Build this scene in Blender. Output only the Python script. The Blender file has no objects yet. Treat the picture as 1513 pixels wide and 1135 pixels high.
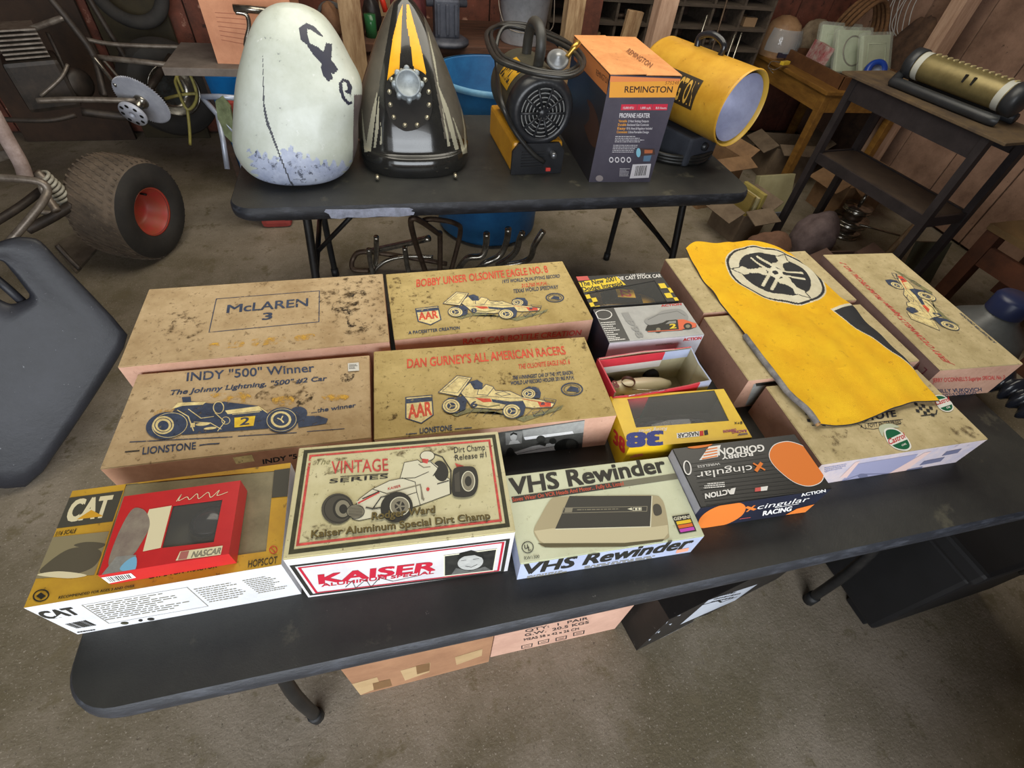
import bpy, bmesh, math, random
from mathutils import Vector, Matrix
random.seed(7)
R = math.radians
scn = bpy.context.scene
COL = scn.collection
# ------------------------------------------------------------------ camera
FPX = 716.95                                     # focal length in pixels of the 1513 x 1135 frame
CAM = Vector((0.498, -0.200, 1.541))
RT, UP, FW = Vector((0.972394, -0.218093, 0.082977)), Vector((0.108727, 0.738110, 0.665862)), Vector((0.206466, 0.638458, -0.741446))
FW.normalize(); RT = (RT - FW * RT.dot(FW)).normalized(); UP = RT.cross(FW)
cd = bpy.data.cameras.new('camera'); cam = bpy.data.objects.new('camera', cd); COL.objects.link(cam)
cd.sensor_fit = 'HORIZONTAL'; cd.sensor_width = 36.0; cd.lens = FPX / 1513 * 36; cd.clip_start = 0.02
cam.matrix_world = Matrix(((RT.x, UP.x, -FW.x, CAM.x), (RT.y, UP.y, -FW.y, CAM.y), (RT.z, UP.z, -FW.z, CAM.z), (0, 0, 0, 1)))
scn.camera = cam
# ------------------------------------------------------------------ light and exposure
w = bpy.data.worlds.new('sky'); scn.world = w; w.use_nodes = True
bg = w.node_tree.nodes['Background']; bg.inputs[0].default_value = (0.93, 0.97, 1.0, 1); bg.inputs[1].default_value = 1.0
def area_light(name, loc, target, sx, sy, power, color):
    ld = bpy.data.lights.new(name, 'AREA'); ld.shape = 'RECTANGLE'; ld.size = sx; ld.size_y = sy; ld.energy = power; ld.color = color
    o = bpy.data.objects.new(name, ld); COL.objects.link(o); o.location = loc
    o.rotation_euler = (Vector(target) - Vector(loc)).to_track_quat('-Z', 'Y').to_euler(); return o
area_light('daylight_in_open_door', (0.2, -2.9, 1.75), (0.8, 1.5, 0.7), 4.2, 2.3, 185, (0.90, 0.95, 1.0))
area_light('overhead_fill_light', (1.3, 1.7, 2.62), (1.3, 1.7, 0), 3.0, 1.6, 56, (1.0, 0.94, 0.80))  # warm fill added overhead to lift the back; no lamp known there
scn.view_settings.view_transform = 'Standard'; scn.view_settings.look = 'None'
scn.view_settings.exposure = 0.12; scn.view_settings.gamma = 1.0; scn.view_settings.use_curve_mapping = False
# ------------------------------------------------------------------ measuring helper: where a sight line meets a known plane
def at(px, py, z=None, y=None, x=None):
    d = FW * FPX + RT * (px - 756.5) - UP * (py - 567.5)
    if z is not None: t = (z - CAM.z) / d.z
    elif y is not None: t = (y - CAM.y) / d.y
    else: t = (x - CAM.x) / d.x
    return CAM + d * t
# ------------------------------------------------------------------ materials
def S(r, g, b):
    f = lambda v: (v / 255 / 12.92) if v / 255 <= 0.04045 else ((v / 255 + 0.055) / 1.055) ** 2.4
    return (f(r), f(g), f(b), 1)
MATS = {}
def mat(name, c, c2=None, r=0.6, m=0.0, sc=6, lo=.35, hi=.65, speck=None, bump=0, bs=60, alpha=None, coat=0, spec=.5, trans=0, stretch=None):
    """procedural material: two tones mixed by noise, optional specks (colour, threshold, scale), optional noise alpha (lo, hi, scale)"""
    if name in MATS: return MATS[name]
    M = bpy.data.materials.new(name); M.use_nodes = True; nt = M.node_tree; N = nt.nodes; L = nt.links
    b = N['Principled BSDF']; b.inputs['Roughness'].default_value = r; b.inputs['Metallic'].default_value = m
    b.inputs['Coat Weight'].default_value = coat; b.inputs['Specular IOR Level'].default_value = spec
    b.inputs['Transmission Weight'].default_value = trans
    tc = N.new('ShaderNodeTexCoord'); vec = tc.outputs['Object']
    if stretch:
        mp = N.new('ShaderNodeMapping'); mp.inputs['Scale'].default_value = stretch; L.new(vec, mp.inputs[0]); vec = mp.outputs[0]
    def noise(s, det=6, ro=.62):
        n = N.new('ShaderNodeTexNoise'); n.inputs['Scale'].default_value = s; n.inputs['Detail'].default_value = det
        n.inputs['Roughness'].default_value = ro; L.new(vec, n.inputs['Vector']); return n.outputs['Fac']
    def ramp(fac, a, z):
        n = N.new('ShaderNodeMapRange'); n.inputs['From Min'].default_value = a; n.inputs['From Max'].default_value = z
        L.new(fac, n.inputs['Value']); return n.outputs['Result']
    def mix(fac, a, z):
        n = N.new('ShaderNodeMix'); n.data_type = 'RGBA'; L.new(fac, n.inputs['Factor'])
        for k, v in ((6, a), (7, z)):
            if isinstance(v, tuple): n.inputs[k].default_value = v
            else: L.new(v, n.inputs[k])
        return n.outputs[2]
    col = c
    if c2: col = mix(ramp(noise(sc, 10, .72), lo, hi), c, c2)
    if speck:
        sp = speck if isinstance(speck, list) else [speck]
        for (scol, thr, ssc) in sp: col = mix(ramp(noise(ssc, 6, .72), thr - .055, thr + .02), col, scol)
    if isinstance(col, tuple): b.inputs['Base Color'].default_value = col
    else: L.new(col, b.inputs['Base Color'])
    if bump:
        n = N.new('ShaderNodeBump'); n.inputs['Strength'].default_value = bump; n.inputs['Distance'].default_value = .004
        L.new(noise(bs, 8, .7), n.inputs['Height']); L.new(n.outputs[0], b.inputs['Normal'])
    if alpha is not None:
        if isinstance(alpha, tuple): L.new(ramp(noise(alpha[2], 9, .72), alpha[0], alpha[1]), b.inputs['Alpha'])
        else: b.inputs['Alpha'].default_value = alpha
    MATS[name] = M; return M
def flat(name, rgb, r=.6, **k): return mat(name, S(*rgb), r=r, **k)
# ------------------------------------------------------------------ mesh builder
class MB:
    def __init__(s): s.v = []; s.f = []; s.m = []; s.mats = []; s.sm = []
    def mi(s, M):
        if M not in s.mats: s.mats.append(M)
        return s.mats.index(M)
    def add(s, vs, fs, M, smooth=False):
        o = len(s.v); k = s.mi(M); s.v += [tuple(p) for p in vs]
        for f in fs: s.f.append([i + o for i in f]); s.m.append(k); s.sm.append(smooth)
    def box(s, c, d, M, rot=None, bev=0):
        bm = bmesh.new(); bmesh.ops.create_cube(bm, size=1)
        for v in bm.verts: v.co = Vector((v.co.x * d[0], v.co.y * d[1], v.co.z * d[2]))
        if bev: bmesh.ops.bevel(bm, geom=list(bm.edges), offset=bev, segments=2, affect='EDGES', profile=.6)
        s.bm(bm, M, Matrix.Translation(Vector(c)) @ (rot.to_4x4() if rot else Matrix()))
    def bm(s, bm, M, mx=None, smooth=False):
        bm.verts.index_update(); mx = mx or Matrix()
        s.add([mx @ v.co for v in bm.verts], [[v.index for v in f.verts] for f in bm.faces], M, smooth); bm.free()
    def tube(s, pts, rad, M, n=10, closed=False, cap=True):
        P = [Vector(p) for p in pts]; k = len(P); rr = rad if isinstance(rad, (list, tuple)) else [rad] * k
        vs = []; fs = []; prev = None
        for i, p in enumerate(P):
            if closed: t = (P[(i + 1) % k] - P[i - 1])
            else: t = P[min(i + 1, k - 1)] - P[max(i - 1, 0)]
            t = t.normalized() if t.length > 1e-9 else Vector((0, 0, 1))
            if prev is None: a = t.orthogonal().normalized()
            else:
                a = prev - t * prev.dot(t); a = a.normalized() if a.length > 1e-6 else t.orthogonal().normalized()
            prev = a; b = t.cross(a)
            for j in range(n):
                q = 2 * math.pi * j / n; vs.append(p + (a * math.cos(q) + b * math.sin(q)) * rr[i])
        for i in range(k if closed else k - 1):
            for j in range(n):
                i2 = (i + 1) % k; fs.append([i * n + j, i * n + (j + 1) % n, i2 * n + (j + 1) % n, i2 * n + j])
        if cap and not closed: fs += [list(range(n))[::-1], [(k - 1) * n + j for j in range(n)]]
        s.add(vs, fs, M, True)
    def lathe(s, prof, M, o=(0, 0, 0), ax=(0, 0, 1), n=32, smooth=True):
        """profile of (radius, height along the axis)"""
        ax = Vector(ax).normalized(); a = ax.orthogonal().normalized(); b = ax.cross(a); o = Vector(o); vs = []; fs = []
        for (r_, h_) in prof:
            for j in range(n):
                q = 2 * math.pi * j / n; vs.append(o + ax * h_ + (a * math.cos(q) + b * math.sin(q)) * r_)
        for i in range(len(prof) - 1):
            for j in range(n): fs.append([i * n + j, i * n + (j + 1) % n, (i + 1) * n + (j + 1) % n, (i + 1) * n + j])
        s.add(vs, fs, M, smooth)
    def loft(s, rings, M, smooth=True, cap=True):
        n = len(rings[0]); vs = [p for r_ in rings for p in r_]; fs = []
        for i in range(len(rings) - 1):
            for j in range(n): fs.append([i * n + j, i * n + (j + 1) % n, (i + 1) * n + (j + 1) % n, (i + 1) * n + j])
        if cap: fs += [list(range(n))[::-1], [(len(rings) - 1) * n + j for j in range(n)]]
        s.add(vs, fs, M, smooth)
    def prism(s, poly, thick, M, o=(0, 0, 0), u=(1, 0, 0), v=(0, 1, 0)):
        u, v, o = Vector(u), Vector(v), Vector(o); nn = u.cross(v).normalized(); k = len(poly)
        a = [o + u * p[0] + v * p[1] for p in poly]; bb = [p + nn * thick for p in a]
        s.add(a + bb, [list(range(k))[::-1], [k + i for i in range(k)]] + [[i, (i + 1) % k, k + (i + 1) % k, k + i] for i in range(k)], M)
    def build(s, name, parent=None, loc=None, rot=None):
        me = bpy.data.meshes.new(name); me.from_pydata(s.v, [], s.f); me.update()
        for M in s.mats: me.materials.append(M)
        for p, k, q in zip(me.polygons, s.m, s.sm): p.material_index = k; p.use_smooth = q
        o = bpy.data.objects.new(name, me); COL.objects.link(o)
        if parent is not None: o.parent = parent
        if loc is not None: o.location = loc
        if rot is not None: o.rotation_euler = rot
        return o
def bezier(pts, n=8, closed=False):
    """Catmull-Rom through the points"""
    P = [Vector(p) for p in pts]; k = len(P); out = []
    for i in range(k if closed else k - 1):
        g = lambda j: P[j % k] if closed else P[max(0, min(k - 1, j))]
        a, b, c, d = g(i - 1), g(i), g(i + 1), g(i + 2)
        for q in range(n):
            t = q / n; out.append(.5 * ((2 * b) + (c - a) * t + (2 * a - 5 * b + 4 * c - d) * t * t + (3 * b - a - 3 * c + d) * t ** 3))
    if not closed: out.append(P[-1])
    return out
def thing(name, label, cat, loc=(0, 0, 0), rz=0, group=None):
    o = bpy.data.objects.new(name, None); COL.objects.link(o); o.empty_display_size = .05
    o.location = loc; o.rotation_euler = (0, 0, rz); return tag(o, label, cat, group)
def tag(o, label, cat, group=None):
    o['label'] = label; o['category'] = cat
    if group: o['group'] = group
    return o
def struct(o, label=None):
    o['kind'] = 'structure'
    if label: o['label'] = label; o['category'] = 'building part'
    return o
def sub(o, M, lv=1):
    md = o.modifiers.new('round', 'SUBSURF'); md.levels = lv; md.render_levels = lv
    return o
# ------------------------------------------------------------------ flat print on the faces of boxes
def glyphs(text, bold=0.0, shear=0.0):
    cu = bpy.data.curves.new('t', 'FONT'); cu.body = text; cu.size = 1; cu.offset = bold; cu.shear = shear; cu.resolution_u = 3
    ob = bpy.data.objects.new('t', cu); me = bpy.data.meshes.new_from_object(ob)
    vs = [tuple(v.co[:2]) for v in me.vertices]; fs = [list(p.vertices) for p in me.polygons]
    bpy.data.objects.remove(ob); bpy.data.curves.remove(cu); bpy.data.meshes.remove(me)
    return vs, fs
_h = glyphs('H')[0]; CAPH = max(p[1] for p in _h)
class Face:
    """print layer on one flat face of a thing; reference points are measured in a photo crop (x0, y0, scale) and
    carried onto the face's real plane, so artwork is stored in the face's own coordinates"""
    def __init__(s, root, O, U, V, crop=(0, 0, 1), pad=.985):
        s.root = root; s.O, s.U, s.V = Vector(O), Vector(U), Vector(V); s.N = s.U.cross(s.V).normalized(); s.mb = MB(); s.k = 0; s.crop = crop; s.pad = pad
        mx = Matrix.Translation(root.location) @ Matrix.Rotation(root.rotation_euler[2], 4, 'Z'); s.mx = mx; s.inv = mx.inverted()
    def uv(s, p):
        x, y = s.crop[0] + p[0] / s.crop[2], s.crop[1] + p[1] / s.crop[2]
        d = (FW * FPX + RT * (x - 756.5) - UP * (y - 567.5)); o = s.inv @ CAM; d = s.inv.to_3x3() @ d
        t = (s.O - o).dot(s.N) / d.dot(s.N); q = o + d * t - s.O
        a, b = q.dot(s.U) / s.U.length_squared, q.dot(s.V) / s.V.length_squared
        e = 1 - s.pad; return (min(max(a, e), 1 - e), min(max(b, e), 1 - e))
    def xyz(s, u, v): return s.O + s.U * u + s.V * v + s.N * (.0004 + s.k * .00003)
    def poly(s, pts, M, raw=False):
        s.k += 1; q = pts if raw else [s.uv(p) for p in pts]
        P = [s.xyz(*p) for p in q]
        # triangulate via bmesh-free ear clipping by blender
        from mathutils.geometry import tessellate_polygon
        tri = tessellate_polygon([P]); s.mb.add(P, [list(t) for t in tri], M)
    def curve(s, pts, M, n=6): s.poly([tuple(p)[:2] for p in bezier([(a, b, 0) for a, b in pts], n, True)], M)
    def ell(s, c, rx, ry, M, a=0, n=28):
        ca, sa = math.cos(R(a)), math.sin(R(a)); s.poly([(c[0] + rx * math.cos(t) * ca - ry * math.sin(t) * sa, c[1] + rx * math.cos(t) * sa + ry * math.sin(t) * ca) for t in [2 * math.pi * i / n for i in range(n)]], M)
    def stroke(s, pts, wpx, M, closed=False):
        s.k += 1; q = [s.uv(p) for p in pts]
        P = [Vector((a * s.U.length, b * s.V.length)) for a, b in q]
        # stroke width in metres from the local pixel size
        m = sum((P[i + 1] - P[i]).length for i in range(len(P) - 1)) / max(1e-6, sum(math.dist(pts[i], pts[i + 1]) for i in range(len(pts) - 1)))
        h = wpx * m / 2; k = len(P); vs = []; fs = []
        for i in range(k):
            a = P[i - 1] if (closed or i > 0) else P[i]; b = P[(i + 1) % k] if (closed or i < k - 1) else P[i]
            d1 = (P[i] - a).normalized() if (P[i] - a).length > 0 else (b - P[i]).normalized()
            d2 = (b - P[i]).normalized() if (b - P[i]).length > 0 else d1
            n1, n2 = Vector((-d1.y, d1.x)), Vector((-d2.y, d2.x)); nn = (n1 + n2); nn = nn.normalized() if nn.length > 1e-6 else n1
            f = h / max(.4, nn.dot(n1)); 
            for g in (f, -f):
                c = P[i] + nn * g; vs.append(s.xyz(c.x / s.U.length, c.y / s.V.length))
        for i in range(k if closed else k - 1):
            j = (i + 1) % k; fs.append([2 * i, 2 * i + 1, 2 * j + 1, 2 * j])
        s.mb.add(vs, fs, M)
    def ring(s, c, rx, ry, wpx, M, a=0, n=28):
        ca, sa = math.cos(R(a)), math.sin(R(a)); s.stroke([(c[0] + rx * math.cos(t) * ca - ry * math.sin(t) * sa, c[1] + rx * math.cos(t) * sa + ry * math.sin(t) * ca) for t in [2 * math.pi * i / n for i in range(n)]], wpx, M, True)
    def text(s, string, p0, p1, up, M, bold=.012, shear=0.0):
        """baseline from p0 to p1, capital height along up (all in crop pixels)"""
        s.k += 1; vs, fs = glyphs(string, 0, shear); x0, x1 = min(v[0] for v in vs), max(v[0] for v in vs)
        a, b, c = (Vector(s.uv(p)) for p in (p0, p1, (p0[0] + up[0], p0[1] + up[1])))
        P = [a + (b - a) * ((x - x0) / (x1 - x0)) + (c - a) * (y / CAPH) for x, y in vs]
        du = (b - a) / (x1 - x0) * bold * .7; dv = (c - a) / CAPH * bold * .5
        for q in ([Vector((0, 0))] if bold <= 0 else [du + dv, -du - dv, du - dv, dv - du]): s.mb.add([s.xyz(p.x + q.x, p.y + q.y) for p in P], fs, M); s.k += .6
    def micro(s, p0, p1, up, rows, M, seed=1, fill=.55):
        """rows of print too small to read: broken bars between p0-p1 stacked along up"""
        rn = random.Random(seed); lerp = lambda a, b, t: (a[0] + (b[0] - a[0]) * t, a[1] + (b[1] - a[1]) * t)
        for i in range(rows):
            f = i / rows; t = 0; end = rn.uniform(.6, 1)
            while t < end:
                l = rn.uniform(.03, .11); e = min(t + l, end); q = [lerp(p0, p1, t), lerp(p0, p1, e)]
                o0, o1 = f, f + fill / rows
                s.poly([(q[0][0] + up[0] * o0, q[0][1] + up[1] * o0), (q[1][0] + up[0] * o0, q[1][1] + up[1] * o0), (q[1][0] + up[0] * o1, q[1][1] + up[1] * o1), (q[0][0] + up[0] * o1, q[0][1] + up[1] * o1)], M)
                s.k -= 1; t = e + .018
    def barcode(s, q, M, n=14, seed=3):
        rn = random.Random(seed); lerp = lambda a, b, t: (a[0] + (b[0] - a[0]) * t, a[1] + (b[1] - a[1]) * t); t = .04
        while t < .95:
            l = rn.uniform(.02, .06); s.poly([lerp(q[0], q[1], t), lerp(q[0], q[1], t + l), lerp(q[3], q[2], t + l), lerp(q[3], q[2], t)], M); s.k -= 1; t += l + rn.uniform(.02, .05)
    def build(s, name): return s.mb.build(name, s.root)
# ================================================================== THE SETTING
concrete = mat('concrete', S(150, 138, 122), S(104, 94, 72), r=.85, sc=1.3, lo=.38, hi=.62, speck=[(S(178, 168, 152), .64, 150), (S(88, 78, 66), .65, 80), (S(112, 101, 78), .62, 9)], bump=.7, bs=90)
redboard = mat('red_painted_board', S(128, 72, 56), S(74, 46, 36), r=.85, sc=5, speck=[(S(176, 132, 112), .68, 14), (S(45, 28, 22), .66, 12)], bump=.4, bs=40)
brownboard = mat('brown_sheathing_board', S(168, 134, 114), S(122, 94, 78), r=.85, sc=4, speck=(S(60, 46, 38), .68, 25), bump=.3, bs=40)
stud = mat('old_stud_wood', S(190, 160, 122), S(132, 98, 66), r=.8, sc=9, speck=(S(60, 44, 32), .7, 60), bump=.3, bs=60, stretch=(4, 4, .6))
palestud = mat('pale_stud_wood', S(206, 172, 148), S(172, 136, 112), r=.8, sc=9, speck=(S(110, 82, 64), .72, 50), stretch=(4, 4, .6))
darkwood = mat('dark_wood', S(74, 52, 38), S(40, 28, 22), r=.8, sc=8, stretch=(1, 4, 4), bump=.3)
b = MB(); b.box((.8, 0, -.05), (9, 12, .1), concrete); struct(b.build('floor'))
b = MB(); b.box((.8, 0, 2.75), (9, 12, .1), mat('roof_boards', S(120, 100, 84), S(90, 76, 64), r=.9)); struct(b.build('ceiling'))
YB = 3.75; XR = 4.15; XL = -2.6
b = MB(); b.box((.8, YB + .08, 1.35), (7.6, .1, 2.7), darkwood); wb = struct(b.build('wall_back'))
b = MB(); b.box((XR + .08, 1.2, 1.35), (.1, 5.4, 2.7), darkwood); wr = struct(b.build('wall_right'))
b = MB(); b.box((XL - .05, 1.2, 1.35), (.1, 5.4, 2.7), darkwood); struct(b.build('wall_left'))
b = MB(); b.box((2.93, -.80, 1.35), (2.8, .12, 2.7), darkwood); b.box((-2.3, -.80, 1.35), (1.4, .12, 2.7), darkwood); b.box((0, -.80, 2.58), (3.2, .12, .24), darkwood); struct(b.build('unseen_wall_front'))  # unseen wall, added so its jamb shades the floor at right
x = XL; i = 0
pm = None
while x < XR - .02:                                   # board cladding of the back wall, each board a piece
    wd = min(.24 + .05 * random.random(), XR - x); b = MB(); b.box((0, 0, 0), (wd - .008, .022, 2.6), redboard, bev=.003)
    b.build('plank', wb, (x + wd / 2, YB + .012 + .006 * random.random(), 1.32)); x += wd
y = -1.4
while y < YB - .05:
    wd = min(.38 + .06 * random.random(), YB - y); b = MB(); b.box((0, 0, 0), (.022, wd - .008, 2.6), brownboard, bev=.003)
    b.build('plank', wr, (XR + .012 + .006 * random.random(), y + wd / 2, 1.32)); y += wd
def post(n, x, y, w_, d_, M, z1=2.68, z0=0, tilt=0, label=None):
    b = MB(); b.box((0, 0, (z1 - z0) / 2), (w_, d_, z1 - z0), M, bev=.004); o = b.build('trim_%d' % n, None, (x, y, z0), (0, tilt, 0)); struct(o, label)
post(1, .42, 2.69, .10, .09, stud); post(2, .62, 3.55, .10, .09, stud); post(3, 1.52, 2.71, .09, .08, stud); post(4, 2.02, 2.71, .10, .09, palestud)
post(5, 1.72, 3.0, .12, .04, redboard); post(6, 3.95, 2.72, .11, .10, palestud); post(7, 2.75, 3.4, .13, .05, darkwood, tilt=R(8))
# ================================================================== THE TWO FOLDING TABLES
TZ = .74
blackplastic = mat('black_table_plastic', S(60, 60, 56), S(38, 38, 38), r=.44, sc=2.5, speck=[(S(78, 76, 66), .66, 9), (S(130, 128, 122), .74, 70)], bump=.25, bs=260)
blackedge = mat('worn_black_edge', S(38, 40, 46), S(92, 96, 106), r=.45, sc=26, lo=.5, hi=.85, stretch=(.5, 2, 2), bump=.3, bs=200)
blacksteel = mat('black_steel_tube', S(26, 26, 28), S(44, 43, 42), r=.4, m=.3, sc=30)
def rrect(x0, x1, y0, y1, r_, n=8):
    out = []
    for cx, cy, a0 in ((x1 - r_, y0 + r_, -90), (x1 - r_, y1 - r_, 0), (x0 + r_, y1 - r_, 90), (x0 + r_, y0 + r_, 180)):
        for i in range(n + 1): a = R(a0 + 90 * i / n); out.append((cx + r_ * math.cos(a), cy + r_ * math.sin(a)))
    return out
def folding_table(label, X0, X1, Y0, Y1):
    t = thing('folding_table', label, 'table', ((X0 + X1) / 2, (Y0 + Y1) / 2, 0)); hx, hy = (X1 - X0) / 2, (Y1 - Y0) / 2
    b = MB(); rings = []
    for ins, z in ((.012, TZ - .045), (.002, TZ - .036), (0, TZ - .022), (.002, TZ - .008), (.008, TZ)):
        rings.append([(p[0], p[1], z) for p in rrect(-hx + ins, hx - ins, -hy + ins, hy - ins, .075 - ins)])
    b.loft(rings, blackedge, True, False)
    b.add(rings[-1], [list(range(len(rings[-1])))], blackplastic); b.add(rings[0], [list(range(len(rings[0])))[::-1]], blackplastic)
    b.build('tabletop', t)
    for sx in (-1, 1):
        lx = sx * (hx - .20)
        for sy in (-1, 1):
            b = MB(); b.tube(bezier([(lx, sy * .23, TZ - .05), (lx, sy * .25, TZ - .12), (lx + sx * .02, sy * .30, .30), (lx + sx * .025, sy * .31, .012)], 5), .0145, blacksteel)
            lg = b.build('leg', t); b = MB(); b.tube([(lx + sx * .025, sy * .31, 0), (lx + sx * .025, sy * .31, .04)], .018, flat('black_rubber_foot', (20, 20, 21))); b.build('rubber_foot', lg)
        b = MB(); b.tube([(lx + sx * .012, -.285, .42), (lx + sx * .012, .285, .42)], .010, blacksteel); b.build('leg_crossbar', t)
        b = MB(); b.tube([(lx, -.25, TZ - .06), (lx, .25, TZ - .06)], .0145, blacksteel); b.build('leg_pivot_bar', t)
        for sy in (-1, 1):
            b = MB(); b.tube([(lx + sx * .01, sy * .12, .42), (lx - sx * .30, sy * .06, TZ - .05)], .009, blacksteel); b.build('brace', t)
    b = MB()
    for sy in (-1, 1): b.box((0, sy * (hy - .05), TZ - .052), (2 * hx - .3, .02, .02), blacksteel)
    b.build('apron_rail', t)
    return t
ft = folding_table('black plastic folding table in the foreground covered with toy car boxes', 0, 1.845, 0, .77)
bt = folding_table('black plastic folding table farther back holding the two fuel tanks', .02, 1.85, 1.295, 2.06)
# torn paper label on the front edge of the far table
b = MB(); pts = [(0, 0), (.03, -.004), (.05, .001), (.10, -.003), (.15, 0), (.21, -.004), (.258, .001), (.262, .010), (.250, .014), (.258, .020), (.245, .026), (.17, .029), (.10, .026), (.04, .028), (-.01, .030), (-.016, .022), (-.004, .014)]
b.prism(pts, .0006, mat('torn_white_label', S(196, 204, 226), S(150, 156, 176), sc=40), (0, 0, 0), (1, 0, 0), (0, 0, 1))
o = b.build('torn_label', bt, (-.62, -.3835, TZ - .036))
# ================================================================== BOXES ON THE FRONT TABLE
dustkraft = mat('dusty_kraft_top', S(204, 178, 138), S(172, 144, 104), r=.88, sc=7, lo=.38, hi=.62, speck=[(S(136, 112, 78), .64, 70), (S(88, 72, 52), .68, 130)], bump=.25, bs=180)
yellowkraft = mat('yellowed_kraft_top', S(204, 180, 120), S(172, 148, 90), r=.88, sc=7, lo=.38, hi=.62, speck=[(S(140, 118, 70), .64, 70), (S(88, 74, 48), .68, 130)], bump=.25, bs=180)
palekraft = mat('pale_dusty_kraft_top', S(204, 186, 142), S(176, 158, 114), r=.88, sc=14, lo=.38, hi=.62, speck=[(S(140, 120, 84), .65, 110), (S(104, 84, 60), .70, 60)], bump=.25, bs=180)
sidekraft = mat('clean_pink_lit_kraft', S(214, 170, 146), S(190, 146, 122), r=.85, sc=10, speck=(S(150, 108, 86), .68, 70), bump=.2, bs=150)  # clean card, with the pink cast of the lighting mixed into its colour
shadedside = mat('shaded_kraft_side', S(164, 124, 106), S(138, 102, 86), r=.85, sc=12, speck=(S(100, 72, 60), .68, 80), bump=.2, bs=150)  # kraft for panels facing away from the light; shade is in the colour
ink = lambda n, rgb, wear=.42: mat('ink_' + n, S(*rgb), S(*[min(255, int(v * 1.25 + 14)) for v in rgb]), r=.7, sc=60, alpha=(wear - .10, wear - .02, 90))
navy = ink('navy', (42, 52, 74), .45); red = ink('red', (184, 66, 42), .46); faded_red = ink('faded_red', (176, 62, 56), .45); tanfill = ink('tan', (200, 178, 124), .42)
hatch = ink('olive_hatch', (112, 108, 72), .46); inkblack = ink('black', (26, 26, 28), .36); inkwhite = ink('white', (232, 230, 224), .36)
olive = ink('dark_olive', (46, 44, 26), .40); yellowink = ink('yellow', (222, 170, 40), .42); ochre = mat('faded_ochre_print', S(222, 172, 60), S(206, 160, 70), r=.8, alpha=(.47, .62, 60))
stain = mat('dark_grime_stain', S(52, 42, 32), r=.95, alpha=(.50, .62, 70)); stain2 = mat('light_grime', S(96, 76, 48), r=.95, alpha=(.52, .68, 55))
whitepaper = mat('white_paper', S(226, 224, 216), S(206, 204, 196), r=.7, sc=20)
def carton(name, label, cx, cy, rz, w_, d_, h_, top, side, front=None, left=None, right=None, z=TZ, group=None, lid=True, cat='box'):
    """closed carton: glued body, separate top flap with a folded edge"""
    t = thing(name, label, cat, (cx, cy, z), R(rz), group); front = front or side; left = left or side; right = right or side
    t['dims'] = (w_, d_, h_); b = MB(); x, y = w_ / 2, d_ / 2; hh = h_ - .002 if lid else h_; e = .0015
    rn = random.Random(sum(map(ord, label))); 
    def side_grid(A, B, M, bulge):
        """upright panel from A to B with a slight bow"""
        A, B = Vector(A), Vector(B); nrm = (B - A).cross(Vector((0, 0, 1))).normalized(); n = 6; vs = []; fs = []
        for i in range(n + 1):
            for k in (0, .5, 1):
                u = i / n; vs.append(A.lerp(B, u) + Vector((0, 0, hh * k)) + nrm * bulge * math.sin(math.pi * u) * (1 - (2 * k - 1) ** 2))
        for i in range(n):
            for k in range(2): fs.append([i * 3 + k, (i + 1) * 3 + k, (i + 1) * 3 + k + 1, i * 3 + k + 1])
        b.add(vs, fs, M)
    side_grid((-x, -y, 0), (x, -y, 0), front, .0); side_grid((x, -y, 0), (x, y, 0), right, .0008)
    side_grid((x, y, 0), (-x, y, 0), side, .0015); side_grid((-x, y, 0), (-x, -y, 0), left, .0008)
    b.add([(-x, -y, 0), (x, -y, 0), (x, y, 0), (-x, y, 0)], [[3, 2, 1, 0]], side)
    b.add([(-x, -y, hh), (x, -y, hh), (x, y, hh), (-x, y, hh)], [[0, 1, 2, 3]], side)
    b.build('body', t)
    if lid:
        b = MB(); bm = bmesh.new(); bmesh.ops.create_cube(bm, size=1)
        for v in bm.verts: v.co = Vector((v.co.x * (w_ + .001), v.co.y * (d_ + .001), v.co.z * .003))
        bmesh.ops.bevel(bm, geom=[e_ for e_ in bm.edges], offset=.0012, segments=2, affect='EDGES')
        b.bm(bm, top, Matrix.Translation((0, 0, h_ - .0015))); b.build('top_flap', t)
    return t
def face(t, side, crop=(0, 0, 1), pad=.992):
    w_, d_, h_ = t['dims']; x, y = w_ / 2, d_ / 2
    return {'top': lambda: Face(t, (-x, -y, h_), (w_, 0, 0), (0, d_, 0), crop, pad), 'front': lambda: Face(t, (-x, -y, 0), (w_, 0, 0), (0, 0, h_ - .003), crop, pad),
            'left': lambda: Face(t, (-x, y, 0), (0, -d_, 0), (0, 0, h_ - .003), crop, pad), 'right': lambda: Face(t, (x, -y, 0), (0, d_, 0), (0, 0, h_ - .003), crop, pad)}[side]()
A = (170, 380, 3.685); Bc = (540, 370, 3.879)
# ---- carton lettered McLAREN 3
t = carton('cardboard_box', 'long tan carton lettered McLAREN 3 with a dark stain', .225, .664, .6, .484, .232, .105, dustkraft, sidekraft)
f = face(t, 'top', A)
f.curve([(1180, 300), (1190, 250), (1250, 200), (1330, 180), (1380, 190), (1330, 240), (1300, 300), (1340, 340), (1400, 380), (1330, 410), (1270, 380), (1260, 330), (1220, 300)], stain)
f.curve([(1080, 230), (1200, 130), (1440, 110), (1480, 300), (1480, 420), (1350, 450), (1230, 400)], stain2); f.curve([(240, 330), (420, 290), (500, 350), (440, 430), (280, 450)], stain2)
f.stroke([(552, 228), (1113, 184), (1110, 353), (512, 410)], 4.5, navy, True)
f.text('M', (608, 305), (690, 298), (6, -43), navy, .02); f.text('c', (700, 297), (740, 293), (5, -43), navy, .02); f.text('LAREN', (748, 293), (1050, 267), (6, -43), navy, .02); f.text('3', (803, 343), (853, 338), (5, -36), navy, .03)
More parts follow.
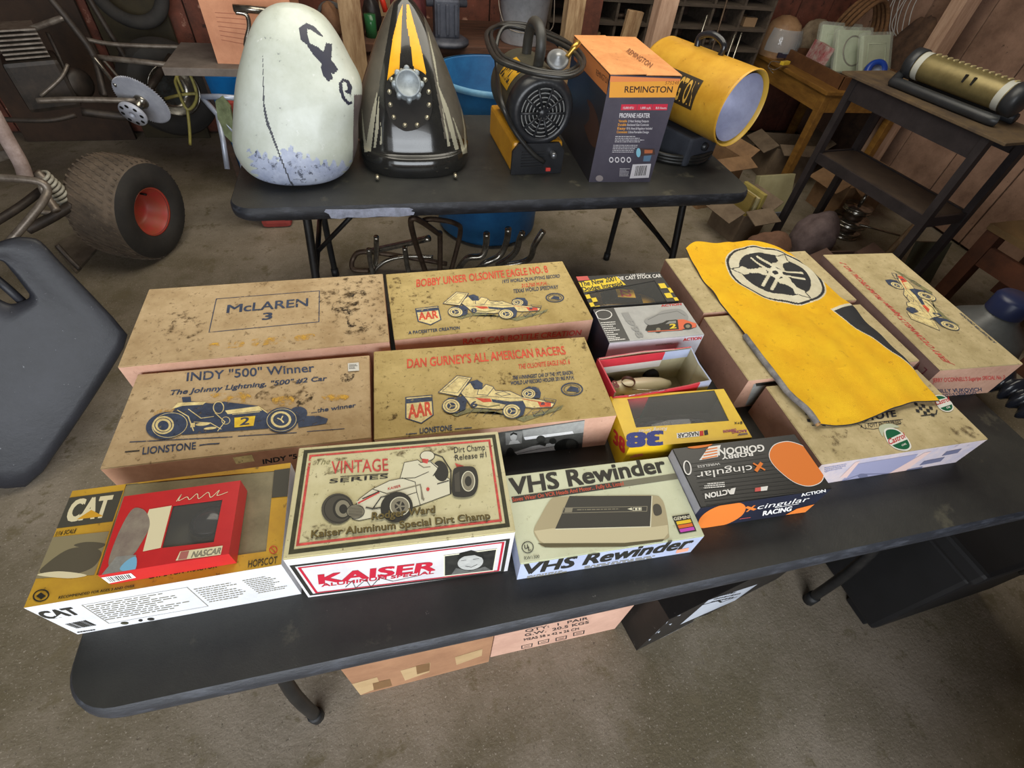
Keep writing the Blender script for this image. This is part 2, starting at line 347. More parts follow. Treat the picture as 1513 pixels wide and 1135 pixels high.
f.curve([(510, 475), (600, 465), (700, 462), (690, 490), (600, 498), (515, 505)], ochre); f.curve([(750, 450), (850, 440), (925, 435), (915, 470), (830, 480), (750, 485)], ochre); f.curve([(985, 430), (1080, 420), (1075, 445), (990, 458)], ochre)
f.build('top_print')
# ---- Indy 500 winner carton
t = carton('cardboard_box', 'tan carton printed INDY 500 Winner with a blue race car', .217, .433, -.9, .415, .206, .088, dustkraft, mat('worn_kraft_front', S(216, 166, 134), S(188, 138, 108), r=.85, sc=12))
f = face(t, 'top', A)
f.curve([(760, 760), (860, 700), (1000, 680), (1080, 760), (960, 830), (820, 830)], stain2); f.curve([(980, 800), (1040, 750), (1100, 740), (1060, 790), (1000, 830)], stain); f.curve([(1230, 640), (1300, 630), (1290, 670), (1240, 680)], stain)
f.text('INDY "500" Winner', (390, 676), (1086, 624), (5, -46), navy, .02); f.text('The Johnny Lightning, "500" #2 Car', (303, 752), (1155, 672), (4, -26), navy, .035, .2)
f.text('...the winner', (1070, 851), (1310, 817), (2, -22), navy, .035)
f.stroke([(80, 1008), (640, 980)], 6, navy); f.stroke([(670, 976), (990, 957)], 5, navy); f.stroke([(1045, 951), (1250, 935)], 4, navy)
f.text('LIONSTONE', (150, 1076), (440, 1046), (5, -38), navy, .025); f.stroke([(460, 1026), (500, 1020), (570, 1016)], 8, navy); f.stroke([(55, 1062), (135, 1055)], 8, inkblack)
f.curve([(210, 850), (300, 820), (330, 850), (240, 870)], ochre); f.curve([(520, 750), (700, 740), (760, 790), (620, 790)], ochre); f.curve([(860, 770), (960, 760), (970, 800), (880, 810)], ochre); f.curve([(1130, 750), (1270, 755), (1240, 785), (1150, 780)], ochre)
f.ell((1000, 850), 48, 34, navy)
f.poly([(990, 868), (1110, 866), (1160, 882), (1150, 908), (1090, 918), (1000, 930)], navy)
f.poly([(300, 868), (345, 800), (420, 788), (530, 800), (595, 790), (780, 812), (830, 850), (835, 935), (700, 945), (560, 955), (370, 970), (300, 930)], navy)
f.poly([(365, 765), (413, 762), (418, 798), (372, 800)], navy); f.poly([(310, 830), (345, 795), (500, 790), (480, 806), (370, 812)], tanfill); f.poly([(600, 838), (780, 814), (802, 838), (615, 858)], tanfill)
f.ring((565, 822), 28, 32, 4, tanfill)
for q in ([(400, 830), (470, 880), (540, 870)], [(430, 900), (520, 905), (580, 940)], [(545, 850), (600, 900), (560, 950)], [(340, 835), (400, 870), (430, 950)], [(780, 815), (830, 850)], [(640, 860), (790, 845)]): f.stroke(q, 4, tanfill)
f.poly([(414, 908), (438, 905), (436, 928), (412, 930)], tanfill); f.ell((480, 912), 40, 9, tanfill, -6); f.ell((520, 935), 35, 7, tanfill, -6); f.ring((605, 893), 22, 20, 3, tanfill)
f.ell((282, 920), 113, 73, navy, -10); f.ring((300, 918), 96, 66, 3, tanfill, -10); f.ell((265, 918), 58, 49, tanfill, -8); f.ring((265, 918), 46, 38, 4, navy); f.ell((265, 920), 30, 26, navy)
f.ell((908, 890), 90, 68, navy, -6); f.ring((908, 890), 80, 60, 2.5, tanfill, -6); f.ell((905, 888), 56, 45, tanfill); f.ell((905, 888), 43, 34, navy); f.stroke([(885, 880), (905, 888), (915, 868)], 6, tanfill); f.stroke([(905, 888), (920, 905)], 6, tanfill)
f.poly([(652, 878), (766, 868), (756, 922), (652, 932)], yellowink); f.text('2', (682, 920), (730, 914), (6, -40), navy, .03)
f.poly([(1268, 582), (1328, 577), (1330, 622), (1270, 626)], whitepaper); f.micro((1275, 590), (1322, 587), (0, 26), 4, inkblack, 5)
f.build('top_print')
f = face(t, 'front', A); f.text('INDY "5', (808, 1126), (990, 1095), (-4, -24), inkblack, .04); f.poly([(640, 1090), (745, 1075), (760, 1110), (660, 1125)], tanfill); f.build('front_print')
# ---- printed open-wheel racer used on three cartons (drawn in the second racer carton's crop)
def racer(f, T, num, lw=1.0):
    q = lambda pts: [T(*p) for p in pts]
    f.poly(q([(480, 935), (640, 895), (800, 945), (905, 985), (1120, 912), (1135, 888), (1040, 920), (950, 945), (880, 960), (760, 925), (600, 930), (520, 955)]), hatch)
    for i in range(12): x = 530 + i * 48; f.stroke(q([(x, 955), (x + 50, 905)]), 2 * lw, navy)
    def wheel(tyre, c, rx, ry):
        f.poly(q(tyre), navy); k = 22; e = lambda s_: q([(c[0] + rx * s_ * math.cos(2 * math.pi * i / k), c[1] + ry * s_ * math.sin(2 * math.pi * i / k)) for i in range(k)])
        f.poly(e(1.0), navy); f.poly(e(.9), tanfill); f.stroke(e(.68), 3 * lw, navy, True); f.poly(e(.45), navy)
        for a in range(3): f.stroke(q([(c[0], c[1]), (c[0] + rx * .4 * math.cos(a * 2.1), c[1] + ry * .4 * math.sin(a * 2.1))]), 4 * lw, tanfill)
    f.poly(q([(590, 790), (600, 755), (640, 745), (672, 765), (670, 800)]), navy)
    wheel([(895, 805), (935, 783), (990, 788), (1005, 820), (1000, 850), (950, 850)], (935, 825), 42, 30)
    body = [(540, 815), (600, 760), (625, 800), (665, 800), (690, 772), (730, 785), (745, 808), (830, 812), (900, 845), (1010, 862), (1085, 880), (1068, 902), (960, 908), (900, 900), (760, 915), (610, 905), (580, 860)]
    f.poly(q(body), tanfill); f.stroke(q(body), 4 * lw, navy, True)
    f.poly(q([(418, 818), (525, 722), (608, 735), (532, 840)]), tanfill); f.stroke(q([(418, 818), (525, 722), (608, 735), (532, 840)]), 4 * lw, navy, True); f.stroke(q([(440, 812), (533, 732), (590, 742), (528, 822)]), 2.5 * lw, navy, True)
    f.stroke(q([(545, 840), (620, 850), (700, 840), (830, 850), (900, 850)]), 3 * lw, navy); f.stroke(q([(650, 790), (640, 830), (700, 835), (735, 790)]), 3 * lw, navy); f.stroke(q([(745, 825), (790, 812), (830, 830), (780, 840)]), 3 * lw, navy, True)
    f.poly(q([(630, 850), (715, 855), (725, 872), (675, 875)]), red); f.poly(q([(722, 857), (835, 872), (800, 888), (728, 874)]), navy); f.stroke(q([(900, 855), (1060, 885)]), 4 * lw, red)
    f.poly(q([(985, 872), (1062, 878), (1062, 900), (1000, 902)]), red); f.stroke(q([(1020, 850), (1092, 862), (1084, 882), (1030, 872)]), 3 * lw, navy, True)
    f.stroke(q([(955, 935), (1012, 922), (1025, 942), (968, 955)]), 3 * lw, navy, True); f.stroke(q([(640, 890), (700, 902), (770, 890)]), 8 * lw, hatch)
    f.text(num, T(603, 905), T(640, 901), (T(603, 873)[0] - T(603, 905)[0], T(603, 873)[1] - T(603, 905)[1]), navy, .04)
    f.text(num, T(1006, 892), T(1026, 890), (T(1006, 876)[0] - T(1006, 892)[0], T(1006, 876)[1] - T(1006, 892)[1]), navy, .04)
    wheel([(450, 872), (475, 850), (560, 842), (582, 868), (572, 915), (520, 940)], (492, 897), 54, 43)
    wheel([(800, 892), (832, 872), (902, 868), (918, 900), (905, 948), (865, 968)], (838, 927), 54, 43)
def affine(src, dst):
    (x0, y0), (x1, y1), (x2, y2) = src; D = (x1 - x0) * (y2 - y0) - (x2 - x0) * (y1 - y0)
    def T(x, y):
        a = ((x - x0) * (y2 - y0) - (x2 - x0) * (y - y0)) / D; b_ = ((x1 - x0) * (y - y0) - (x - x0) * (y1 - y0)) / D
        return tuple(dst[0][i] + a * (dst[1][i] - dst[0][i]) + b_ * (dst[2][i] - dst[0][i]) for i in (0, 1))
    return T
def shield(f, q, letters, up):
    f.poly(q, tanfill); f.stroke(q, 6, navy, True)
    mid = lambda a, b_, t_: (a[0] + (b_[0] - a[0]) * t_, a[1] + (b_[1] - a[1]) * t_)
    f.poly([mid(q[0], q[4], .08), mid(q[1], q[2], .08), mid(q[1], q[2], .30), mid(q[0], q[4], .30)], navy)
    f.text('AAR', letters[0], letters[1], up, red, .05)
# ---- Olsonite Eagle no. 8 carton
t = carton('cardboard_box', 'yellowed carton lettered BOBBY UNSER OLSONITE EAGLE NO. 8', .697, .681, 1.4, .442, .228, .098, yellowkraft, sidekraft)
f = face(t, 'top', Bc)
f.curve([(240, 260), (330, 230), (400, 260), (380, 310), (280, 310)], stain2); f.curve([(130, 180), (200, 170), (220, 420), (150, 430)], stain2)
f.text('BOBBY UNSER OLSONITE EAGLE NO. 8', (293, 211), (1048, 127), (0, -42), red, .035); f.text('1973 WORLD QUALIFYING RECORD', (785, 190), (1115, 156), (0, -19), navy, .03)
f.text('212.760 M.P.H.', (895, 213), (1042, 199), (0, -19), red, .03); f.text('TEXAS WORLD SPEEDWAY', (847, 246), (1105, 220), (0, -21), navy, .03)
shield(f, [(288, 337), (415, 322), (432, 398), (374, 428), (303, 408)], ((308, 402), (416, 389)), (-4, -42)); f.text('A PACESETTER CREATION', (247, 483), (540, 453), (0, -17), navy, .03)
f.ring((1085, 273), 50, 25, 6, navy); f.ring((1085, 273), 38, 17, 3, navy); f.poly([(1060, 280), (1080, 262), (1110, 268), (1112, 284)], navy)
racer(f, affine([(492, 897), (838, 927), (560, 728)], [(516, 358), (806, 370), (550, 246)]), '8', .8)
f.build('top_print')
f = face(t, 'front', Bc); f.text('RACE CAR BOTTLE CREATION', (560, 536), (1232, 484), (0, -30), faded_red, .035); f.build('front_print')
# ---- Olsonite Eagle no. 6 carton
t = carton('cardboard_box', "yellowed water-stained carton lettered DAN GURNEY'S ALL AMERICAN RACERS", .655, .415, -1.9, .444, .217, .099, yellowkraft, sidekraft)
f = face(t, 'top', Bc)
f.stroke([(60, 610), (100, 640), (95, 760), (130, 860), (110, 960)], 7, stain2); f.curve([(640, 720), (760, 730), (830, 700), (900, 760), (800, 770), (700, 750)], stain2); f.curve([(1180, 500), (1260, 520), (1300, 600), (1240, 560)], stain2); f.curve([(60, 880), (160, 870), (180, 960), (90, 970)], stain2)
f.text("DAN GURNEY'S ALL AMERICAN RACERS", (240, 676), (1150, 596), (0, -50), red, .035); f.text('THE OLSONITE EAGLE NO. 6', (877, 682), (1172, 651), (0, -27), red, .03)
f.text('THE WINNINGEST CAR OF THE 1972 SEASON', (843, 743), (1188, 711), (0, -21), navy, .035); f.text('WORLD LAP RECORD HOLDER 201.965 M.P.H.', (832, 774), (1196, 739), (0, -21), navy, .035)
shield(f, [(232, 845), (380, 832), (388, 945), (320, 992), (232, 964)], ((248, 966), (380, 944)), (-2, -76))
f.ring((1183, 798), 60, 36, 7, navy); f.ring((1183, 798), 46, 26, 3, navy); f.poly([(1150, 808), (1175, 780), (1220, 790), (1222, 815)], navy)
f.text('LIONSTONE', (312, 1051), (497, 1031), (0, -29), navy, .03); f.stroke([(232, 1056), (296, 1050)], 6, navy); f.stroke([(512, 1026), (610, 1018)], 6, navy)
racer(f, lambda x, y: (x, y), '6'); f.build('top_print')
f = face(t, 'front', (720, 630, 4.45)); grey = lambda v: mat('photo_grey_%d' % v, S(v, v, v - 6), S(max(0, v - 26), max(0, v - 26), max(0, v - 30)), r=.6, sc=60)
f.poly([(60, 42), (640, -42), (610, 175), (60, 262)], grey(96)); f.poly([(230, 25), (640, -38), (632, 40), (240, 85)], grey(170)); f.poly([(60, 190), (620, 110), (612, 172), (60, 262)], grey(60))
f.poly([(118, 42), (232, 28), (226, 110), (122, 122)], grey(150)); f.ell((172, 66), 22, 30, grey(205)); f.poly([(150, 50), (170, 36), (196, 46), (196, 58), (172, 50), (152, 62)], grey(40)); f.poly([(140, 118), (150, 96), (200, 90), (218, 110)], grey(220))
f.poly([(178, 168), (300, 128), (440, 106), (452, 170), (300, 205), (190, 222)], grey(225)); f.stroke([(190, 180), (330, 150), (440, 130)], 5, grey(60)); f.poly([(240, 70), (560, 30), (568, 46), (248, 88)], inkwhite); f.ell((352, 84), 30, 26, grey(70)); f.poly([(320, 115), (350, 100), (390, 110), (380, 130)], grey(50))
f.ell((520, 128), 82, 48, grey(30), -8); f.ell((550, 120), 34, 36, grey(60)); f.ell((150, 185), 28, 48, grey(36)); f.ell((430, 95), 24, 20, grey(50)); f.stroke([(200, 215), (320, 195), (450, 165)], 8, grey(40))
f.build('front_print')
# ---- Kaiser aluminium special
K = (400, 620, 3.982)
cream = mat('dusty_cream_print', S(222, 214, 172), S(200, 190, 142), r=.7, sc=10, speck=[(S(120, 108, 68), .66, 90), (S(80, 70, 44), .72, 60)])
t = carton('model_car_box', 'tall cream box lettered VINTAGE SERIES with KAISER on its front', .472, .183, -3.3, .312, .177, .148, cream, mat('white_gloss_card', S(226, 222, 220), S(206, 202, 204), r=.45, sc=8), lid=True)
f = face(t, 'top', K, .999)
f.stroke([(207, 190), (1312, 98), (1394, 622), (120, 780)], 24, olive, True); f.stroke([(234, 215), (1286, 124), (1354, 594), (158, 738)], 14, faded_red, True)
f.curve([(260, 240), (420, 225), (560, 235), (520, 280), (320, 330), (260, 320)], stain2); f.curve([(700, 200), (900, 165), (1100, 160), (1000, 200), (800, 220)], stain2); f.curve([(200, 640), (500, 600), (560, 680), (240, 710)], stain2)
f.text('The', (272, 268), (352, 262), (0, -34), hatch, .0, .4); f.text('VINTAGE', (356, 320), (692, 302), (3, -72), faded_red, .01); f.stroke([(410, 337), (692, 318)], 4, inkblack); f.text('SERIES', (346, 376), (690, 346), (3, -24), inkblack, .01)
f.text('Dirt Champ', (1080, 198), (1262, 180), (-2, -34), inkblack, .0); f.text('Release #1', (1085, 242), (1270, 222), (-2, -32), inkblack, .0)
wht = flat('print_white', (226, 222, 196)); blk = flat('print_black', (38, 36, 30)); gr = flat('print_grey', (138, 132, 112)); dgr = flat('print_dark_grey', (72, 68, 58))
f.stroke([(960, 203), (1010, 222), (1060, 300), (1060, 440)], 6, blk); f.poly([(1083, 258), (1138, 275), (1102, 292)], faded_red)
bodyp = [(485, 535), (520, 470), (600, 410), (700, 362), (760, 350), (775, 300), (786, 255), (865, 240), (960, 312), (1052, 350), (1056, 440), (880, 505), (700, 560), (520, 597), (482, 588)]
f.poly(bodyp, wht); f.stroke(bodyp, 4, blk, True)
f.ell((1000, 305), 44, 62, blk, -15); f.poly([(880, 255), (940, 245), (985, 280), (960, 330), (900, 310)], wht); f.stroke([(880, 255), (940, 250), (985, 290), (955, 335)], 5, blk)
f.ell((922, 216), 42, 29, wht); f.ring((922, 216), 42, 29, 4, blk); f.poly([(888, 232), (930, 236), (922, 262), (896, 256)], faded_red); f.stroke([(870, 265), (900, 285), (940, 280)], 6, gr)
f.stroke([(760, 350), (850, 345), (930, 310)], 4, blk); f.stroke([(600, 412), (690, 440), (700, 480), (860, 430), (850, 370), (770, 345)], 3.5, blk); f.stroke([(880, 505), (860, 430)], 3, blk); f.stroke([(680, 440), (880, 385), (900, 480)], 7, gr)
f.poly([(500, 490), (610, 428), (650, 430), (540, 498)], wht); f.stroke([(515, 495), (640, 430)], 12, faded_red); f.stroke([(540, 470), (640, 425)], 8, blk); f.text('KAISER', (690, 418), (765, 400), (0, -14), faded_red, .02)
f.ell((925, 413), 10, 11, faded_red); f.stroke([(980, 382), (1048, 362)], 6, blk); f.stroke([(885, 400), (890, 470), (905, 470)], 6, gr)
f.ell((395, 528), 96, 90, dgr, -20); f.ring((400, 528), 84, 80, 5, blk, -20); f.ell((420, 528), 54, 60, blk); f.ell((425, 528), 44, 50, gr); f.ell((428, 530), 24, 28, blk)
f.ell((500, 545), 52, 40, gr); f.ring((500, 545), 52, 40, 4, blk)
for i in range(7): f.stroke([(458, 520 + i * 9), (542, 516 + i * 9)], 3, blk)
f.stroke([(560, 520), (600, 528), (660, 520)], 9, dgr); f.stroke([(600, 530), (650, 460), (690, 450)], 6, blk)
f.ell((742, 520), 96, 89, blk, -25); f.ell((760, 515), 56, 54, gr); f.ring((760, 515), 56, 54, 5, wht); f.ell((760, 515), 30, 30, blk)
for a in range(5): f.stroke([(760, 515), (760 + 48 * math.cos(a * 1.257), 515 + 46 * math.sin(a * 1.257))], 9, gr)
f.curve([(1070, 330), (1085, 290), (1150, 280), (1200, 290), (1220, 350), (1212, 420), (1180, 455), (1110, 462), (1068, 440)], blk); f.ell((1162, 368), 38, 58, gr); f.ring((1162, 368), 38, 58, 5, wht); f.ell((1162, 368), 20, 30, blk); f.poly([(1080, 330), (1110, 310), (1115, 430), (1085, 430)], dgr)
gold = flat('print_gold', (104, 88, 36))
for dx, M_ in ((3, blk), (0, gold)):
    f.text('Rodger Ward', (595 + dx, 594 + dx), (965 + dx, 552 + dx), (3, -42), M_, .03); f.text('Kaiser Aluminum Special Dirt Champ', (240 + dx, 700 + dx), (1290 + dx, 587 + dx), (3, -42), M_, .03)
f.build('top_print')
f = face(t, 'front', K, .999); cr = flat('print_crimson', (188, 26, 52))
f.stroke([(126, 862), (1396, 706), (1362, 893), (240, 1030)], 20, blk, True); f.stroke([(168, 872), (1368, 722), (1338, 888), (270, 1018)], 13, cr, True)
f.text('KAISER', (290, 966), (962, 886), (-6, -52), cr, .05); f.text('ALUMINUM SPECIAL', (300, 983), (958, 905), (-2, -17), cr, .03); f.stroke([(440, 985), (480, 950), (500, 990), (560, 940), (590, 985), (640, 930), (720, 950), (880, 915)], 3, blk)
f.poly([(1018, 797), (1332, 757), (1312, 888), (1018, 922)], wht); f.poly([(1024, 802), (1326, 763), (1306, 884), (1024, 916)], grey(50)); f.ell((1175, 838), 76, 44, grey(190), -8); f.poly([(1095, 820), (1110, 785), (1180, 768), (1250, 785), (1256, 815), (1200, 795), (1140, 802)], grey(30)); f.stroke([(1120, 828), (1150, 824)], 6, grey(40)); f.stroke([(1190, 820), (1225, 815)], 6, grey(40)); f.stroke([(1145, 860), (1180, 866), (1215, 850)], 5, grey(60)); f.poly([(1060, 912), (1090, 870), (1170, 890), (1260, 862), (1300, 884)], grey(110))
f.build('front_print')
# ---- tape rewinder box
V = (720, 630, 4.45)
mint = mat('pale_green_card', S(216, 220, 190), S(200, 204, 172), r=.55, sc=6, speck=[(S(170, 168, 130), .68, 60), (S(120, 112, 80), .74, 100)])
t = carton('rewinder_box', 'pale green box lettered VHS Rewinder with a grey rewinder pictured', .793, .141, -2.1, .311, .156, .066, mint, mat('blue_white_card', S(186, 196, 222), S(170, 178, 204), r=.5, sc=10), right=mat('shaded_side_card', S(140, 142, 158), S(120, 122, 138), r=.6))  # right panel is in shade, put in as a darker card colour
f = face(t, 'top', V, .999)
f.poly([(158, 464), (1238, 310), (1258, 346), (166, 504)], flat('print_charcoal', (52, 50, 44))); f.poly([(870, 363), (1238, 310), (1258, 346), (880, 400)], flat('print_worn_grey', (120, 118, 98)))
f.text('VHS Rewinder', (156, 452), (1180, 298), (-13, -106), blk, .045); f.text('Saves Wear On VCR Heads And Motor... Fully UL Listed', (166, 497), (898, 388), (-3, -26), flat('print_orange_red', (206, 84, 56)), .02)
bei = flat('print_beige', (176, 164, 130)); beil = flat('print_light_beige', (206, 196, 160)); f.curve([(305, 690), (345, 600), (420, 480), (500, 465), (800, 458), (1080, 455), (1140, 475), (1170, 540), (1192, 690), (1165, 748), (900, 790), (600, 796), (380, 796), (340, 760)], bei, 5)
f.poly([(308, 690), (430, 672), (1085, 664), (1185, 650), (1188, 705), (1160, 740), (900, 768), (380, 776), (342, 750)], beil); f.poly([(330, 770), (900, 768), (1165, 742), (1150, 756), (900, 792), (380, 797)], flat('print_shadow_olive', (92, 84, 56)))
f.poly([(445, 678), (540, 460), (1082, 458), (1072, 662)], flat('print_dark_lid', (58, 56, 50))); f.stroke([(447, 678), (1072, 662), (1082, 458)], 6, wht); f.stroke([(500, 538), (1050, 528), (1048, 560), (492, 572)], 4, gr, True); f.poly([(512, 540), (562, 538), (556, 566), (506, 568)], gr); f.micro((590, 548), (870, 542), (-1, 10), 1, gr, 2)
f.poly([(920, 545), (950, 536), (950, 554)], wht); f.stroke([(958, 538), (1012, 536), (1012, 554), (956, 556)], 3, wht, True); f.ell((978, 546), 8, 7, wht); f.ell((1000, 545), 8, 7, wht); f.curve([(1090, 525), (1115, 512), (1140, 530), (1145, 575), (1110, 590), (1092, 570)], dgr)
f.poly([(1214, 594), (1326, 577), (1374, 690), (1262, 709)], blk); f.text('GEMINI', (1228, 621), (1332, 606), (-5, -20), wht, .03)
for (a, b_, col_) in ((.32, .50, (238, 200, 40)), (.54, .72, (226, 110, 40)), (.76, .94, (196, 70, 186))):
    l = lambda t_: (1214 + 48 * t_ + 10, 594 + 115 * t_ - 2); r_ = lambda t_: (1326 + 48 * t_ - 8, 577 + 113 * t_); f.poly([l(a), r_(a), r_(b_), l(b_)], flat('print_%d_%d_%d' % col_, col_))
f.ring((265, 797), 37, 37, 5, blk); f.text('U', (245, 808), (267, 804), (-2, -26), blk, .03); f.text('L', (270, 820), (288, 817), (-2, -26), blk, .03); f.text('RW1300', (243, 880), (343, 867), (-2, -21), blk, .0)
f.build('top_print')
f = face(t, 'front', V, .999); f.text('VHS Rewinder', (255, 972), (1330, 795), (-8, -64), blk, .05, .25); f.micro((262, 985), (600, 930), (-3, 18), 2, gr, 8); f.micro((640, 920), (1230, 828), (-3, 18), 2, gr, 9); f.poly([(1245, 812), (1326, 797), (1318, 818), (1240, 834)], flat('print_peach', (240, 160, 130))); f.build('front_print')
# ================================================================== WINDOW BOXES, FLAG AND THE RIGHT-HAND BOXES
def card(name, rgb, rgb2=None, **k): return mat(name, S(*rgb), S(*(rgb2 or [int(v * .86) for v in rgb])), r=k.pop('r', .5), sc=k.pop('sc', 9), **k)
dustypane = mat('dusty_clear_plastic', S(150, 142, 120), r=.18, alpha=.22); clearpane = mat('clear_plastic_film', S(200, 200, 196), r=.06, alpha=.07)
cloudpane = mat('cloudy_plastic_film', S(164, 154, 120), S(118, 110, 84), r=.35, alpha=.68, sc=9)
def window_carton(name, label, cx, cy, rz, w_, d_, h_, top, side, win, inner, pane, front=None, left=None, right=None, z=TZ, group=None):
    """carton whose top is a frame of card around a film window; win is a quad of (u, v) on the top"""
    t = thing(name, label, 'box', (cx, cy, z), R(rz), group); t['dims'] = (w_, d_, h_); x, y = w_ / 2, d_ / 2; e = .0012
    b = MB()
    for A_, B_, M_ in (((-x, -y), (x, -y), front or side), ((x, -y), (x, y), right or side), ((x, y), (-x, y), side), ((-x, y), (-x, -y), left or side)):
        a, c = Vector((*A_, 0)), Vector((*B_, 0)); n_ = (c - a).cross(Vector((0, 0, 1))).normalized(); up = Vector((0, 0, h_)); i_ = -n_ * e
        b.add([a, c, c + up, a + up], [[0, 1, 2, 3]], M_); b.add([a + i_, c + i_, c + up + i_, a + up + i_], [[3, 2, 1, 0]], inner)
    b.add([(-x, -y, 0), (x, -y, 0), (x, y, 0), (-x, y, 0)], [[3, 2, 1, 0]], side); b.add([(-x, -y, .002), (x, -y, .002), (x, y, .002), (-x, y, .002)], [[0, 1, 2, 3]], inner)
    b.build('body', t)
    O = [(-x, -y), (x, -y), (x, y), (-x, y)]; I = [(-x + u * w_, -y + v * d_) for u, v in win]
    b = MB(); zt, zb = h_, h_ - e
    for i in range(4):
        j = (i + 1) % 4; b.add([(*O[i], zt), (*O[j], zt), (*I[j], zt), (*I[i], zt)], [[0, 1, 2, 3]], top); b.add([(*O[i], zb), (*O[j], zb), (*I[j], zb), (*I[i], zb)], [[3, 2, 1, 0]], inner)
        b.add([(*I[i], zb), (*I[j], zb), (*I[j], zt), (*I[i], zt)], [[3, 2, 1, 0]], top)
    b.build('window_frame', t)
    b = MB(); k = .004; c = [sum(p[i] for p in I) / 4 for i in (0, 1)]; J = [(p[0] + (p[0] - c[0]) * .03, p[1] + (p[1] - c[1]) * .03) for p in I]
    b.prism(J, .0004, pane, (0, 0, zb - .0006)); b.build('film_window', t)
    return t
def quad_uv(t, crop, pts):
    f = face(t, 'top', crop, 1.0); return [f.uv(p) for p in pts]
def toy_car(root, loc, rz, L_, body, roof, number=None, numcol=None, tilt=0, name='toy_car'):
    """stock-car model: body shell, glasshouse, four wheels; a part of the boxed set"""
    s_ = L_; b = MB(); prof = [(-.5, .05, .10), (-.49, .10, .13), (-.36, .135, .17), (-.2, .15, .18), (.0, .15, .18), (.2, .15, .18), (.36, .14, .175), (.47, .13, .15), (.5, .06, .11)]
    rings = []
    for (px_, top_, hw) in prof:
        lo = .035; rings.append([(px_ * s_, -hw * s_, lo * s_), (px_ * s_, -hw * s_, top_ * .8 * s_), (px_ * s_, -hw * .8 * s_, top_ * s_), (px_ * s_, hw * .8 * s_, top_ * s_), (px_ * s_, hw * s_, top_ * .8 * s_), (px_ * s_, hw * s_, lo * s_)])
    b.loft(rings, body, True); o = b.build(name, root, loc, (0, tilt, rz))
    b = MB(); rings = []
    for (px_, z_, hw) in ((-.30, .14, .12), (-.16, .24, .10), (.08, .245, .10), (.26, .145, .125)): rings.append([(px_ * s_, -hw * s_, .12 * s_), (px_ * s_, -hw * .9 * s_, z_ * s_), (px_ * s_, hw * .9 * s_, z_ * s_), (px_ * s_, hw * s_, .12 * s_)])
    b.loft(rings, flat('toy_glass', (24, 24, 26), .12), False); b.box((-.04 * s_, 0, .247 * s_), (.24 * s_, .17 * s_, .008 * s_), roof, bev=.002 * s_); b.build('glasshouse', o)
    for sx in (-.3, .31):
        for sy in (-1, 1):
            b = MB(); b.lathe([(.0, .02), (.04, .022), (.062, .018), (.066, 0), (.062, -.018), (.0, -.02)], flat('toy_tyre', (22, 22, 22), .7), (sx * s_, sy * .165 * s_, .066 * s_), (0, 1, 0), 16)
            b.v = [((p[0] - sx * s_) * s_ + sx * s_, (p[1] - sy * .165 * s_) * s_ + sy * .165 * s_, (p[2] - .066 * s_) * s_ + .066 * s_) for p in b.v]; b.build('wheel', o)
    if number:
        vs, fs = glyphs(number, .03); x0, x1 = min(p[0] for p in vs), max(p[0] for p in vs); k = .13 * s_; b = MB()
        b.add([(-(p[1] / CAPH - .5) * k - .04 * s_, ((p[0] - x0) / (x1 - x0) - .5) * k * 1.2, .2525 * s_) for p in vs], fs, numcol); b.build('number', o)
    return o
G = (860, 540, 3.982)
# ---- black and orange stock car box
blackcard = card('black_gloss_card', (44, 43, 42), (34, 34, 34), r=.35); navycard = card('dark_navy_card', (40, 44, 62), (32, 34, 48), r=.4)
t = carton('model_car_box', 'black box with large orange dots lettered ROBBY GORDON and cingular', 1.079, .151, -1.8, .256, .118, .090, blackcard, navycard, left=card('pale_end_flap', (176, 176, 190), (150, 150, 166)))
f = face(t, 'top', G, .999); orange = flat('print_orange', (226, 124, 46)); pw = flat('print_bright_white', (232, 230, 226))
for i in range(12): y_ = 520 + i * 22; f.stroke([(640 + i * 8, y_ + 60), (1080 + i * 22, y_)], 2.5, flat('print_near_black', (58, 58, 56)))
rim = [(1098, 520), (1128, 468), (1200, 447), (1272, 462), (1342, 498), (1402, 568), (1424, 640), (1402, 692), (1332, 714), (1250, 692), (1168, 632), (1113, 572)]
f.curve(rim, pw); f.curve([(1262 + (x_ - 1262) * .975, 580 + (y_ - 580) * .97) for x_, y_ in rim], orange); f.curve([(620, 482), (690, 462), (765, 460), (740, 478), (660, 490)], orange)
f.poly([(688, 560), (745, 480), (815, 470), (798, 540)], pw)
for i in range(4): f.stroke([(705 + 8 * i, 552 - 18 * i), (795, 534 - 16 * i)], 7, orange)
f.text('GORDON', (1066, 468), (800, 492), (6, 38), pw, .04); f.text('ROBBY', (1000, 512), (820, 533), (4, 22), pw, .04)
f.text('cingular', (996, 588), (672, 632), (8, 40), pw, .0); f.text('WIRELESS', (808, 574), (676, 592), (3, 13), pw, .0); f.stroke([(1005, 578), (1075, 618)], 14, orange); f.stroke([(1055, 575), (1020, 625)], 14, orange)
f.micro((835, 688), (690, 700), (4, 34), 3, pw, 4); f.text('ACTION', (880, 728), (722, 758), (4, 28), pw, .06); f.poly([(880, 726), (902, 722), (892, 760), (870, 762)], pw); f.poly([(1016, 724), (1092, 712), (1086, 738), (1014, 746)], flat('print_pink_red', (206, 90, 84))); f.poly([(1050, 718), (1092, 712), (1086, 738), (1050, 742)], pw)
f.ring((618, 605), 20, 40, 7, pw, -10); f.build('top_print')
f = face(t, 'front', G, .999); f.curve([(690, 905), (750, 850), (850, 812), (930, 808), (962, 838), (930, 890), (830, 940), (700, 956)], orange); f.text('cingular', (1032, 846), (1338, 796), (-4, -26), pw, .0, .3); f.stroke([(965, 832), (1018, 848)], 11, orange); f.stroke([(1015, 822), (968, 860)], 11, orange)
